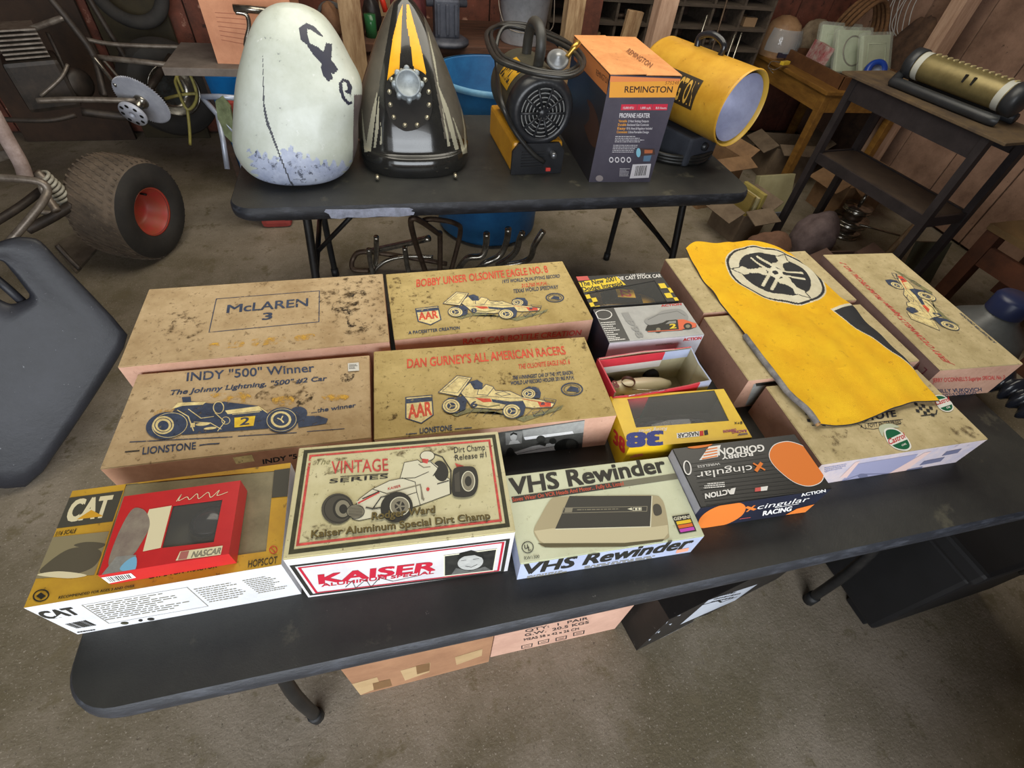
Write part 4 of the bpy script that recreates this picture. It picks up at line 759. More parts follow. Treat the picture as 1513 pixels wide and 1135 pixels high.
def painted_loft(root, name, tab, expo, mats, paint, n=380, sub_=24):
    """shell lofted from level slices (z, x0, x1, y0, y1); paint(point, normal) picks the coat"""
    rings = []; tb = smooth_tab(tab, sub_)
    for (z, x0, x1, y0, y1) in tb:
        cx, cy, rx, ry = (x0 + x1) / 2, (y0 + y1) / 2, max(.001, (x1 - x0) / 2), max(.001, (y1 - y0) / 2); r_ = []
        for i in range(n):
            a = 2 * math.pi * i / n; c, s_ = math.cos(a), math.sin(a); r_.append(Vector((cx + rx * math.copysign(abs(c) ** expo, c), cy + ry * math.copysign(abs(s_) ** expo, s_), z)))
        rings.append(r_)
    b = MB(); o = root.location
    for M_ in mats: b.mi(M_)
    b.v = [tuple(p - o) for r_ in rings for p in r_]
    for i in range(len(rings) - 1):
        for j in range(n):
            j2 = (j + 1) % n; c = (rings[i][j] + rings[i + 1][j2]) / 2; front = (rings[i][j].y < (tb[i][3] + tb[i][4]) / 2)
            b.f.append([i * n + j, i * n + j2, (i + 1) * n + j2, (i + 1) * n + j]); b.m.append(paint(c, front)); b.sm.append(True)
    k = len(rings) - 1
    b.f += [list(range(n))[::-1], [k * n + j for j in range(n)]]; b.m += [0, 0]; b.sm += [False, False]
    return b.build(name, root)
F3 = lambda l: [(330 + a / 3.982, b_ / 3.982) for a, b_ in l]
# ---- white tail tank
gel = mat('aged_white_gelcoat', S(206, 212, 204), S(182, 188, 174), r=.42, sc=5, speck=[(S(120, 124, 126), .70, 40), (S(226, 228, 226), .70, 25)], coat=.2); primer = mat('scuffed_grey_primer', S(150, 160, 188), S(196, 204, 222), r=.6, sc=16, speck=(S(88, 94, 110), .62, 50)); navypaint = flat('navy_brush_paint', (44, 46, 62), .5); crack = flat('dark_seam', (74, 76, 84), .7); edgeshade = mat('shaded_edge_coat', S(122, 112, 108), S(84, 72, 74), r=.6, sc=9)
t = thing('fuel_tank', 'white fibreglass tail fuel tank with a navy 4 and curl painted on', 'fuel tank', (.23, 1.58, TZ))
sym = [ribbon(F3([(512, 275), (475, 225), (468, 170), (490, 152), (525, 165), (560, 195), (585, 215)]), [2, 12, 13, 9, 7, 5, 1.5]), ribbon(F3([(500, 262), (545, 300), (590, 345), (640, 400), (662, 425)]), [6, 13, 14, 13, 10]), ribbon(F3([(622, 255), (610, 330), (600, 400), (612, 440), (632, 470)]), [9, 14, 13, 12, 9]), ribbon(F3([(716, 535), (740, 545), (745, 510), (730, 480), (705, 470), (690, 490), (692, 530), (708, 580), (735, 608), (758, 600)]), [4, 9, 7, 5, 5, 5, 5, 5, 5, 5])]
seam = ribbon(F3([(232, 330), (235, 480), (238, 620), (258, 720), (300, 830), (345, 950), (390, 1060), (440, 1140)]), [.8, 1.2, 2.5, 4, 3, 2, 2, 2]); prim = F3([(150, 890), (230, 900), (300, 940), (380, 860), (480, 920), (620, 960), (740, 960), (700, 1100), (440, 1200), (200, 1100)])
def coat(c, front):
    if not front: return 0
    q = pj(c)
    if any(inside(q, s_) for s_ in sym): return 2
    if inside(q, seam): return 3
    if q[0] > 331 + 765 / 3.982 - (q[1] - 140) * .02 and q[1] > 140 and q[1] < 250: return 4  # shading towards the right edge, painted as a darker coat
    return 1 if inside((q[0] + 5 * math.sin(q[1] * .6), q[1] + 5 * math.sin(q[0] * .5)), prim) else 0
painted_loft(t, 'shell', [(.741, .15, .30, 1.47, 1.64), (.748, .09, .36, 1.425, 1.70), (.775, .050, .395, 1.395, 1.745), (.83, .035, .42, 1.385, 1.765), (.90, .055, .432, 1.40, 1.765), (.99, .088, .456, 1.43, 1.755), (1.06, .124, .430, 1.47, 1.74), (1.12, .162, .402, 1.51, 1.71), (1.16, .20, .372, 1.55, 1.68), (1.181, .24, .332, 1.58, 1.65), (1.188, .275, .295, 1.605, 1.62)], .86, [gel, primer, navypaint, crack, edgeshade], coat)
# ---- black tail tank with yellow stripes
gblack = mat('glossy_black_paint', S(30, 30, 30), S(44, 43, 40), r=.16, sc=7, speck=(S(86, 80, 70), .70, 30), coat=.4); dusty = mat('dusty_grey_black_paint', S(92, 86, 76), S(70, 66, 58), r=.45, sc=9); stripe = mat('yellow_stripe_paint', S(240, 176, 36), S(226, 158, 28), r=.35, sc=12); streak = flat('silver_streak_paint', (158, 154, 134), .4)
t = thing('fuel_tank', 'pointed black tail fuel tank with yellow stripes and bolted filler plate', 'fuel tank', (.61, 1.64, TZ))
ys = [F3([(1055, 25), (1050, 120), (1044, 260), (1036, 410), (1000, 440), (962, 476), (975, 380), (995, 230), (1030, 90)]), F3([(1078, 25), (1092, 25), (1112, 100), (1145, 220), (1172, 320), (1196, 456), (1160, 425), (1120, 405), (1100, 260), (1078, 140)])]
sk = [ribbon(F3(l), w_) for l, w_ in (([(905, 540), (885, 660), (850, 890)], [.5, 6, 9]), ([(815, 640), (825, 780), (840, 895)], [.5, 2.5, 5]), ([(915, 560), (905, 740), (890, 870)], [.5, 5, 3]), ([(925, 720), (930, 800), (925, 850)], [.5, 2, 3]), ([(1255, 480), (1310, 640), (1375, 880)], [.5, 7, 6]), ([(1290, 640), (1310, 760), (1328, 860)], [.5, 3, 4]), ([(1350, 690), (1395, 820), (1418, 905)], [.5, 4, 5]), ([(1400, 640), (1420, 760), (1428, 900)], [.5, 2, 4]), ([(1205, 190), (1240, 350), (1265, 500)], [.5, 3, 1]))]
def coat2(c, front):
    if not front: return 0
    q = pj(c)
    if any(inside(q, s_) for s_ in ys): return 2
    if any(inside(q, s_) for s_ in sk): return 3
    if q[1] > 205: return 0
    mid = 602; hw = 22 + (q[1]) * .24
    return 1 if abs(q[0] - mid) > hw * .72 + 4 else 0
painted_loft(t, 'shell', [(.741, .418, .800, 1.475, 1.86), (.77, .413, .808, 1.470, 1.88), (.800, .416, .808, 1.478, 1.88), (.812, .420, .806, 1.500, 1.88), (.86, .426, .80, 1.515, 1.88), (.93, .444, .776, 1.545, 1.87), (1.00, .476, .748, 1.585, 1.86), (1.07, .512, .716, 1.63, 1.85), (1.13, .548, .685, 1.68, 1.84), (1.17, .578, .655, 1.72, 1.82), (1.19, .605, .630, 1.75, 1.79)], .80, [gblack, dusty, stripe, streak], coat2)
pn = Vector((0, -.90, .43)).normalized(); pu = Vector((1, 0, 0)); pv = pn.cross(pu); po = Vector((.62, 1.541, .905))
def onplane(px, py, off=0):
    d = FW * FPX + RT * (px - 756.5) - UP * (py - 567.5); t_ = (po + pn * off - CAM).dot(pn) / d.dot(pn); return CAM + d * t_
oc = t.location
out = [tuple(p)[:2] for p in bezier([(a, b_, 0) for a, b_ in F3([(1085, 402), (1010, 430), (962, 480), (952, 560), (962, 650), (990, 720), (1050, 765), (1090, 772), (1150, 755), (1205, 710), (1228, 640), (1226, 540), (1205, 460), (1155, 415)])], 5, True)]
b = MB(); lo_ = [onplane(*p, off=-.03) - oc for p in out]; hi_ = [onplane(*p, off=.010) - oc for p in out]; b.loft([lo_, hi_], gblack, False); fp = b.build('filler_plate', t)
for (a, c) in F3([(1047, 418), (1125, 420), (990, 468), (1187, 470), (978, 541), (1208, 541), (983, 616), (1210, 618), (1003, 690), (1198, 692), (1068, 737), (1140, 736)]):
    b = MB(); p = onplane(a, c, .010) - oc; b.lathe([(.0075, 0), (.0075, .002), (.0048, .003), (.0048, .007), (0, .0075)], flat('bolt_steel', (196, 188, 164), .3, m=.8), p, pn, 12); b.build('bolt', fp)
cc = onplane(*F3([(1085, 500)])[0], .010) - oc; alu = mat('cast_aluminium_cap', S(160, 168, 172), S(124, 132, 136), r=.5, m=.35, sc=30)
b = MB(); b.lathe([(.044, 0), (.043, .020), (.0395, .024), (.0395, .030), (.037, .033), (.034, .033), (.033, .030), (0, .030)], alu, cc, pn, 40)
for k in range(8): a = 2 * math.pi * k / 8; b.lathe([(.009, .002), (.009, .024), (.006, .027), (0, .027)], alu, cc + (pu * math.cos(a) + pv * math.sin(a)) * .042, pn, 12)
b.build('filler_cap', t)
for x_ in (.47, .735): b = MB(); b.tube([(x_ - oc.x, 1.475 - oc.y, .012), (x_ - oc.x, 1.455 - oc.y, .012)], .006, flat('bolt_steel', (196, 188, 164), .3, m=.8)); b.build('mounting_stud', t)
# ---- yellow and black propane heater with coiled hose
t = thing('propane_heater', 'yellow and black propane heater with round fan grille and coiled hose', 'heater', (1.03, 1.66, TZ), R(2)); dk = mat('dusty_black_shroud', S(78, 74, 58), S(54, 52, 44), r=.5, sc=10); blkp = mat('black_moulded_plastic', S(40, 41, 44), S(30, 31, 34), r=.35, sc=20); yel = mat('tool_yellow_paint', S(206, 150, 40), S(184, 128, 30), r=.4, sc=9)
hr = .110; hz = .205
b = MB(); b.lathe([(hr * .98, .15), (hr, .13), (hr, -.10), (hr * 1.0, -.12)], dk, (0, 0, hz), (0, 1, 0), 40); b.build('barrel', t)
b = MB(); b.lathe([(hr * 1.0, -.105), (hr * 1.04, -.11), (hr * 1.03, -.145), (hr * .93, -.165), (hr * .74, -.172), (hr * .72, -.160), (hr * .72, -.15)], blkp, (0, 0, hz), (0, 1, 0), 40); b.build('front_ring', t)
b = MB(); gm = flat('grille_dark', (20, 20, 22), .6); b.lathe([(0, -.148), (hr * .73, -.148)], gm, (0, 0, hz), (0, 1, 0), 32); b.build('grille_backing', t)
gg = flat('grille_grey_plastic', (120, 120, 118), .5)
for k in range(5): b = MB(); r_ = hr * (.20 + .12 * k); b.tube([(r_ * math.cos(a), -.166, hz + r_ * math.sin(a)) for a in [2 * math.pi * i / 36 for i in range(36)]], .0022, gg, 6, True); b.build('grille_ring', t)
for k in range(10): a = 2 * math.pi * k / 10; b = MB(); b.tube([(hr * .12 * math.cos(a), -.168, hz + hr * .12 * math.sin(a)), (hr * .74 * math.cos(a), -.168, hz + hr * .74 * math.sin(a))], .0045, blkp, 6); b.build('grille_spoke', t)
b = MB(); b.lathe([(hr * .20, -.160), (hr * .19, -.169), (0, -.171)], blkp, (0, 0, hz), (0, 1, 0), 24); b.build('grille_hub', t)
b = MB(); b.box((0, .02, .055), (.185, .36, .110), yel, bev=.012); b.build('base', t); b = MB(); b.prism([(-.096, 0), (.096, 0), (.096, .08), (.075, .108), (-.075, .108), (-.096, .08)], .012, blkp, (0, -.16, .001), (1, 0, 0), (0, 0, 1)); bp = b.build('base_end_panel', t)
for k in range(6): b = MB(); b.box((-.02, -.173, .030 + k * .010), (.085, .004, .003), gm); b.build('vent_slot', bp)
b = MB(); b.box((.042, -.176, .018), (.018, .008, .012), flat('red_button', (214, 70, 60), .4), bev=.002); b.build('red_button', bp)
b = MB(); b.lathe([(.010, 0), (.012, .02), (.009, .03), (0, .03)], flat('hose_nut_grey', (130, 132, 136), .3, m=.8), (.05, -.172, .075), (0, -1, 0), 12); b.build('gas_inlet', bp)
lb = MB(); a0_, a1_ = R(112), R(160); vs_ = []; nn_ = 8
for i in range(nn_ + 1):
    a = a0_ + (a1_ - a0_) * i / nn_
    for yy in (-.07, .06): vs_.append(((hr + .0012) * math.cos(a), yy, hz + (hr + .0012) * math.sin(a)))
lb.add(vs_, [[2 * i, 2 * i + 1, 2 * i + 3, 2 * i + 2] for i in range(nn_)], flat('label_gold', (206, 156, 40), .4), True); gv, gf = glyphs('DEWALT', .04); gx0, gx1 = min(p[0] for p in gv), max(p[0] for p in gv)
lb.add([((hr + .002) * math.cos(a0_ + (a1_ - a0_) * (1 - (.2 + .6 * p[1] / CAPH))), .055 - .12 * (p[0] - gx0) / (gx1 - gx0), hz + (hr + .002) * math.sin(a0_ + (a1_ - a0_) * (1 - (.2 + .6 * p[1] / CAPH)))) for p in gv], gf, blk); lb.build('side_label', t)
b = MB(); b.tube(bezier([(-.0, -.06, hz + hr - .005), (0, -.07, hz + hr + .06), (0, -.04, hz + hr + .098), (0, .03, hz + hr + .10), (0, .07, hz + hr + .06), (0, .08, hz + hr - .005)], 6), .017, mat('grey_black_handle', S(66, 64, 58), S(44, 44, 44), r=.5), 12); b.build('carry_handle', t)
inv = (Matrix.Translation(t.location) @ Matrix.Rotation(R(2), 4, 'Z')).inverted(); hose = mat('black_rubber_hose', S(44, 43, 40), S(26, 26, 26), r=.4, sc=30); path = []
loop = [(722, 48), (735, 82), (765, 98), (800, 108), (838, 110), (860, 96), (848, 72), (810, 52), (775, 40), (742, 38)]
for k in range(3):
    for i, (a, c) in enumerate(loop): path.append(inv @ at(a + 4 * math.sin(k * 2.1 + i), c + 3 * k - 3, z=TZ + hz + hr + .016 + .012 * k))
path += [inv @ at(a, c, z=zz) for a, c, zz in ((733, 70, 1.05), (735, 105, .99))] + [inv @ at(a, c, y=yy) for a, c, yy in ((741, 150, 1.49), (758, 190, 1.475), (785, 225, 1.465), (804, 240, 1.468))]
b = MB(); b.tube(bezier(path, 5), .0075, hose, 8); b.build('gas_hose', t)
rp = inv @ at(824, 88, z=1.075); b = MB(); b.lathe([(.010, -.022), (.012, -.010), (.034, -.008), (.037, -.004), (.037, .003), (.033, .006), (.024, .008), (.022, .016), (.012, .018), (.011, .024), (0, .024)], flat('regulator_zinc', (150, 152, 154), .42, m=.5), rp, (-.15, -.55, .8), 28); b.build('regulator', t)
b = MB(); r0, r1 = inv @ at(838, 84, z=1.085), inv @ at(855, 62, z=1.12); b.tube([r0, r0.lerp(r1, .5), r0.lerp(r1, .52), r1], [.008, .008, .011, .009], flat('brass_fitting', (190, 150, 70), .3, m=.8), 10); b.build('brass_fitting', t)
# ---- heater carton
RM = (700, 0, 3.982); rpurple = mat('dark_grey_purple_card', S(84, 80, 92), S(70, 66, 78), r=.4, sc=6); rtop = mat('orange_kraft_top', S(226, 158, 98), S(196, 128, 74), r=.75, sc=7, speck=(S(150, 92, 52), .66, 50))
t = carton('heater_carton', 'tall purple grey carton lettered REMINGTON PROPANE HEATER with orange top', 1.347, 1.632, -2.5, .240, .440, .345, rtop, rpurple, left=mat('dark_side_card', S(52, 50, 54), S(40, 40, 44), r=.4), lid=False)
for sx, dz, tl in ((-1, .003, R(2.2)), (1, .004, R(-1.2))):
    b = MB(); b.box((sx * -.0, 0, 0), (.122, .440, .003), rtop, bev=.001); b.build('top_flap', t, (sx * .0605, 0, .345 + dz), (0, tl * sx, 0))
f = Face(t, (0.002, -.22, .352), (.116, 0, 0), (0, .44, 0), RM, .99); f.text('REMINGTON', (895, 304), (1036, 398), (22, -20), flat('print_brown', (120, 72, 44)), .0); f.build('flap_print')
f = face(t, 'front', RM, .999); ro = flat('print_amber', (240, 166, 60)); rw = flat('print_soft_white', (214, 210, 214)); rr_ = flat('print_badge_red', (206, 40, 66))
f.poly([(805, 432), (1248, 428), (1218, 574), (796, 574)], ro); f.poly([(800, 415), (1252, 412), (1240, 478), (800, 482)], flat('print_coral_orange', (236, 140, 78)))
f.text('REMINGTON', (887, 544), (1166, 544), (3, -36), flat('print_dark_brown', (66, 38, 24)), .025); f.text('575248', (1124, 498), (1206, 496), (2, -20), flat('marker_brown', (150, 70, 40)), .0, .2)
f.poly([(868, 614), (1142, 612), (1136, 648), (864, 648)], rr_); f.stroke([(962, 614), (958, 648)], 3, rpurple); f.stroke([(1053, 613), (1048, 648)], 3, rpurple)
for x0_, s_ in ((878, '15,000 BTU'), (980, '1,000 sq.ft.'), (1070, '8.0 Hours')): f.text(s_, (x0_, 641), (x0_ + 62, 641), (1, -13), rw, .02)
f.text('PROPANE HEATER', (856, 692), (1034, 692), (2, -26), rw, .035)
for k, (s1, s2) in enumerate((('Versatile', '2 Heat Setting Outputs'), ('Durable', 'Enclosed Gas Controls'), ('Easy', '10 ft. Hose & Regulator Included'), ('Convenient', 'Ultra-Portable Design'))):
    y_ = 718 + k * 21.5; x_ = 852 - k * 4; f.text(s1, (x_, y_), (x_ + 48 if k != 3 else x_ + 62, y_), (1, -14), ro, .02); f.text(s2, (x_ + (54 if k != 3 else 68), y_), (1028 + (20 if k == 2 else 0), y_), (1, -13), rw, .015)
f.micro((832, 800), (1012, 800), (-4, 42), 4, rw, 21, .35); f.micro((820, 852), (965, 852), (-8, 50), 5, rw, 22, .35)
f.poly([(968, 872), (1062, 874), (1066, 908), (965, 920)], flat('print_heater_body', (70, 50, 46))); f.ell((968, 897), 13, 27, flat('print_cyan', (130, 190, 210))); f.poly([(1003, 880), (1052, 882), (1050, 900), (1003, 902)], flat('print_rust', (180, 100, 60))); f.poly([(1000, 915), (1045, 912), (1035, 948), (995, 948)], flat('print_slate_blue', (90, 120, 146)))
for x_ in (808, 842, 876, 911): f.ell((x_, 939), 13, 17, rw); f.ell((x_, 939), 8, 10, rpurple)
f.poly([(934, 966), (1042, 962), (1028, 1044), (916, 1048)], rw); f.barcode([(950, 975), (1025, 972), (1015, 1030), (940, 1034)], blk); f.micro((858, 990), (920, 990), (-3, 50), 6, rw, 23, .35); f.ell((738, 1048), 22, 18, flat('torn_card', (150, 140, 140))); f.build('front_print')
f = face(t, 'left', RM, .999); f.poly([(560, 180), (800, 430), (796, 575), (590, 350)], flat('print_dull_orange', (190, 116, 60))); f.text('REMINGTON', (720, 440), (792, 500), (2, -34), flat('print_dark_brown', (66, 38, 24)), .02); f.curve([(640, 600), (690, 600), (735, 720), (735, 860), (690, 850), (650, 740)], flat('print_dim_brown', (70, 46, 36))); f.ell((632, 620), 22, 60, flat('print_steel', (80, 84, 96)), -10); f.build('side_print')
# ---- yellow torpedo heater
hd = Vector((-.36, .933, 0)).normalized(); o0 = Vector((1.765, 1.455, .975)); t = thing('torpedo_heater', 'yellow cylindrical torpedo heater with open grey mouth facing right', 'heater', (o0.x + hd.x * .2, o0.y + hd.y * .2, TZ)); lo0 = o0 - t.location; ty = mat('scratched_yellow_paint', S(214, 166, 58), S(190, 138, 40), r=.38, sc=7, speck=(S(140, 96, 34), .68, 40))
b = MB(); b.lathe([(.126, 0), (.129, .004), (.127, .010), (.127, .41), (.120, .425), (0, .425)], ty, lo0, hd, 48); b.lathe([(.126, 0), (.122, .004), (.121, .05)], flat('mouth_rim_yellow', (214, 172, 70), .4), lo0, hd, 48); b.build('outer_shell', t)
b = MB(); b.lathe([(.112, .012), (.112, .20), (0, .21)], mat('heat_greyed_steel', S(196, 200, 224), S(160, 162, 190), r=.42, m=.25, sc=6), lo0, hd, 48); b.lathe([(.112, .012), (.1205, .05)], flat('burner_gap_dark', (50, 40, 30)), lo0, hd, 48); b.build('inner_cylinder', t)
b = MB(); hc = lo0 + hd * .22 + Vector((0, 0, .122)); sdir = hd; b.tube(bezier([hc - sdir * .055, hc - sdir * .055 + Vector((0, 0, .035)), hc + Vector((0, 0, .052)), hc + sdir * .055 + Vector((0, 0, .035)), hc + sdir * .055], 5), .011, mat('shiny_black_handle', S(40, 42, 48), S(28, 28, 30), r=.2)); b.build('carry_handle', t)
rot = Matrix.Rotation(math.atan2(hd.y, hd.x), 3, 'Z'); b = MB(); b.box(lo0 + hd * .25 + Vector((0, 0, -lo0.z + .055)), (.30, .17, .108), mat('blue_black_steel', S(64, 68, 76), S(48, 50, 58), r=.45, sc=10), rot, .01); b.build('base', t)
kp = lo0 + hd * .16 + Vector((-.06, -.05, -lo0.z + .075)); b = MB(); b.lathe([(.016, 0), (.014, .014), (0, .015)], blkp, lo0 + hd * .25 + rot @ Vector((-.151, .0, 0)) + Vector((0, 0, -lo0.z + .07)), -hd, 16); b.build('gas_knob', t)
b = MB(); b.tube(bezier([lo0 + hd * .25 + Vector((.14 * math.cos(a) * (1 + .05 * k), .115 * math.sin(a) - .04, -lo0.z + .01 + .012 * k)) for k in range(3) for a in [2 * math.pi * i / 9 for i in range(9)]], 4), .008, hose, 8); b.build('gas_hose', t)
lb = MB(); side = hd.cross(Vector((0, 0, 1))); vs_ = []
for i in range(7):
    a = R(148 + 44 * i / 6)
    for s_ in (.12, .30): vs_.append(lo0 + hd * s_ + (-side * -math.cos(a) + Vector((0, 0, 1)) * math.sin(a)) * .1282)
lb.add(vs_, [[2 * i, 2 * i + 1, 2 * i + 3, 2 * i + 2] for i in range(6)], flat('black_decal', (50, 40, 26), .5), True)
gv, gf = glyphs('REMINGTON', .02); gx0, gx1 = min(p[0] for p in gv), max(p[0] for p in gv)
lb.add([lo0 + hd * (.29 - .16 * (p[0] - gx0) / (gx1 - gx0)) + (side * math.cos(R(186 - 32 * p[1] / CAPH)) + Vector((0, 0, 1)) * math.sin(R(186 - 32 * p[1] / CAPH))) * .1290 for p in gv], gf, flat('decal_tan', (206, 160, 70), .5)); lb.build('brand_decal', t)
# ================================================================== UNDER AND AROUND THE TABLES
bluebarrel = mat('blue_barrel_plastic', S(38, 112, 168), S(26, 84, 136), r=.5, sc=6); chrome = mat('chromed_tube', S(190, 186, 176), S(120, 112, 100), r=.22, m=.9, sc=25); rustpipe = mat('rusty_tube', S(104, 86, 70), S(66, 52, 44), r=.5, m=.6, sc=20); dullsteel = mat('dull_steel_tube', S(150, 140, 128), S(104, 92, 82), r=.45, m=.5, sc=20); darkframe = mat('dark_frame_tube', S(72, 62, 54), S(46, 40, 36), r=.55, m=.3, sc=20)
t = thing('plastic_barrel', 'cut open blue plastic barrel standing behind the far table', 'barrel', (1.06, 2.43, 0))
b = MB(); b.lathe([(0, .004), (.26, .004), (.285, .03), (.29, .25), (.296, .27), (.29, .29), (.29, .52), (.296, .54), (.29, .56), (.288, .79), (.292, .795), (.284, .797), (.280, .79), (.278, .05), (0, .03)], bluebarrel, n=44); b.build('barrel_wall', t)
b = MB(); b.lathe([(.294, .775), (.298, .785), (.294, .798), (.286, .800)], mat('pale_blue_rim', S(120, 170, 200), S(70, 130, 176), r=.5), n=44); b.build('rim', t)
# header pipes on the floor below the far table
PW = lambda l: [at(a, c, z=zz) for a, c, zz in l]
def pipe_thing(name, label, pts, rad, M, cat='pipe', group=None, n=6):
    P = PW(pts); o = Vector((P[0].x, P[0].y, 0)); b = MB(); b.tube(bezier([p - o for p in P], n), rad, M, 12); return tag(b.build(name, None, o), label, cat, group)
pipe_thing('exhaust_pipe', 'straight chromed exhaust pipe slanting up from the pipe pile', [(545, 372, .10), (600, 360, .20), (634, 352, .27)], .016, chrome)
for lab, pts in (('hooked chrome header pipe nearest the tank side', [(676, 400, .02), (690, 382, .14), (712, 378, .16), (718, 362, .22), (719, 345, .30)]), ('bright hooked chrome header pipe second from the left', [(700, 402, .02), (715, 390, .12), (738, 378, .16), (748, 358, .24), (751, 338, .33)]), ('hooked chrome header pipe with a wide open end', [(735, 392, .06), (752, 382, .12), (763, 370, .18), (768, 352, .26), (772, 344, .30)]), ('rightmost hooked chrome header pipe with upturned end', [(740, 393, .02), (770, 388, .05), (784, 380, .10), (790, 362, .20), (803, 341, .28)])):
    o = pipe_thing('header_pipe', lab, pts, .016, chrome, 'pipe', 'hooked header pipes')
for lab, pts, r_, M_ in (('bent rusty roll bar tube lying in the pipe pile', [(545, 400, .02), (522, 398, .02), (522, 382, .06), (538, 372, .1), (600, 380, .08), (660, 390, .03)], .013, rustpipe), ('tall bent rusty tube frame rising beside the barrel', [(650, 408, .0), (650, 350, .25), (646, 344, .30), (610, 322, .44), (612, 352, .30), (630, 405, .02)], .013, rustpipe), ('second tall rusty tube loop leaning by the barrel', [(665, 405, .0), (680, 345, .25), (672, 330, .34), (640, 324, .38), (625, 326, .38)], .012, rustpipe), ('short upright chrome pipe stub in the pile', [(554, 392, .05), (556, 375, .12), (556, 350, .24)], .013, chrome), ('slim chrome rod crossing the pile low down', [(551, 402, .02), (570, 386, .08), (600, 379, .1), (640, 380, .09)], .010, chrome), ('bright chrome leg pipe standing at the left of the pile', [(552, 410, .0), (547, 385, .10), (545, 368, .17)], .013, chrome), ('bright chrome leg pipe standing mid pile', [(606, 412, .0), (601, 388, .1), (598, 366, .2)], .013, chrome)):
    pipe_thing('bent_pipe', lab, pts, r_, M_, 'pipe')
# boxes below the near table
t = carton('cardboard_box', 'brown taped carton on the floor below the near table', .452, .31, 1.5, .348, .41, .30, sidekraft, mat('brown_carton', S(172, 128, 94), S(150, 108, 78), r=.85, sc=8), z=0)
f = face(t, 'front', (380, 830, 2.609), 1.0); tp = mat('paper_tape', S(204, 174, 130), S(182, 152, 110), r=.5); tp2 = mat('brown_tape', S(140, 104, 66), S(120, 88, 56), r=.3)
for q, M_ in (([(340, 478), (462, 445), (478, 482), (380, 518)], tp), ([(552, 420), (668, 388), (664, 425), (570, 458)], tp), ([(445, 468), (512, 452), (520, 478), (450, 496)], tp2), ([(612, 402), (666, 390), (664, 420), (616, 434)], tp2), ([(762, 368), (868, 336), (866, 362), (768, 398)], tp)): f.poly(q, M_)
f.build('tape')
t = carton('cardboard_box', 'pinkish shipping carton with printed handling marks below the near table', .828, .31, 0, .380, .38, .26, sidekraft, mat('pink_carton', S(216, 174, 152), S(196, 154, 134), r=.8, sc=9), z=0)
f = face(t, 'front', (380, 830, 2.609), 1.0); f.text('QTY:  1  PAIR', (1035, 272), (1275, 222), (-3, -9), inkblack, .02); f.text('G.W.  20.5 KGS', (1033, 288), (1278, 237), (-3, -9), inkblack, .02); f.text('MEAS 58 x 42 x 26 CM', (1030, 305), (1240, 262), (-3, -8), inkblack, .02)
for x_, y_ in ((1040, 322), (1104, 305), (1172, 292), (1240, 272)): f.stroke([(x_ - 20, y_ + 2), (x_ + 20, y_ - 7), (x_ + 18, y_ + 5), (x_ - 20, y_ + 13)], 3, inkblack, True); f.stroke([(x_ - 11, y_ + 6), (x_ + 11, y_ + 1)], 4, inkblack)
f.build('front_print')
bc = mat('worn_black_carton', S(38, 34, 32), S(24, 22, 22), r=.5, sc=12, speck=(S(150, 146, 140), .72, 60)); t = carton('cardboard_box', 'black scuffed carton with white shipping labels below the near table', 1.314, .212, 10.9, .56, .22, .30, bc, bc, z=0)
f = face(t, 'front', (880, 780, 4.203), 1.0); lbw = mat('shipping_label_white', S(206, 212, 222), S(186, 192, 204), r=.5)
f.poly([(525, 600), (742, 412), (1005, 350), (742, 548)], lbw); f.poly([(322, 752), (430, 672), (560, 642), (612, 632), (520, 706)], lbw); f.poly([(510, 636), (636, 592), (650, 600), (538, 640)], lbw); f.micro((760, 420), (950, 378), (-60, 55), 3, inkblack, 31); f.stroke([(650, 482), (760, 450), (780, 462), (880, 426)], 5, inkblack); f.micro((620, 560), (740, 528), (-20, 22), 3, gr, 33)
for i in range(26):
    u = random.random(); x_ = 240 + 380 * u + random.uniform(-14, 14); y_ = 745 - 300 * u + random.uniform(-14, 14); f.poly([(x_, y_), (x_ + random.uniform(5, 26), y_ - random.uniform(2, 14)), (x_ + 8, y_ + 6)], lbw)
f.build('labels')
t = thing('storage_trunk', 'black trunk on low feet standing below the right table end', 'trunk', (2.02, .165, 0), R(3)); bt_ = mat('black_trunk_vinyl', S(24, 24, 27), S(16, 16, 18), r=.55, sc=8)
b = MB(); b.box((0, 0, .235), (.50, .40, .39), bt_, bev=.012); b.build('body', t); b = MB(); b.box((0, 0, .455), (.515, .415, .055), bt_, bev=.012); b.build('lid', t)
for sx in (-1, 1):
    for sy in (-1, 1): b = MB(); b.box((sx * .19, sy * .14, .02), (.08, .08, .04), bt_, bev=.006); b.build('foot', t)
b = MB(); b.box((0, -.208, .40), (.05, .012, .06), flat('dark_latch', (50, 46, 42), .4, m=.6), bev=.004); b.build('latch', t)
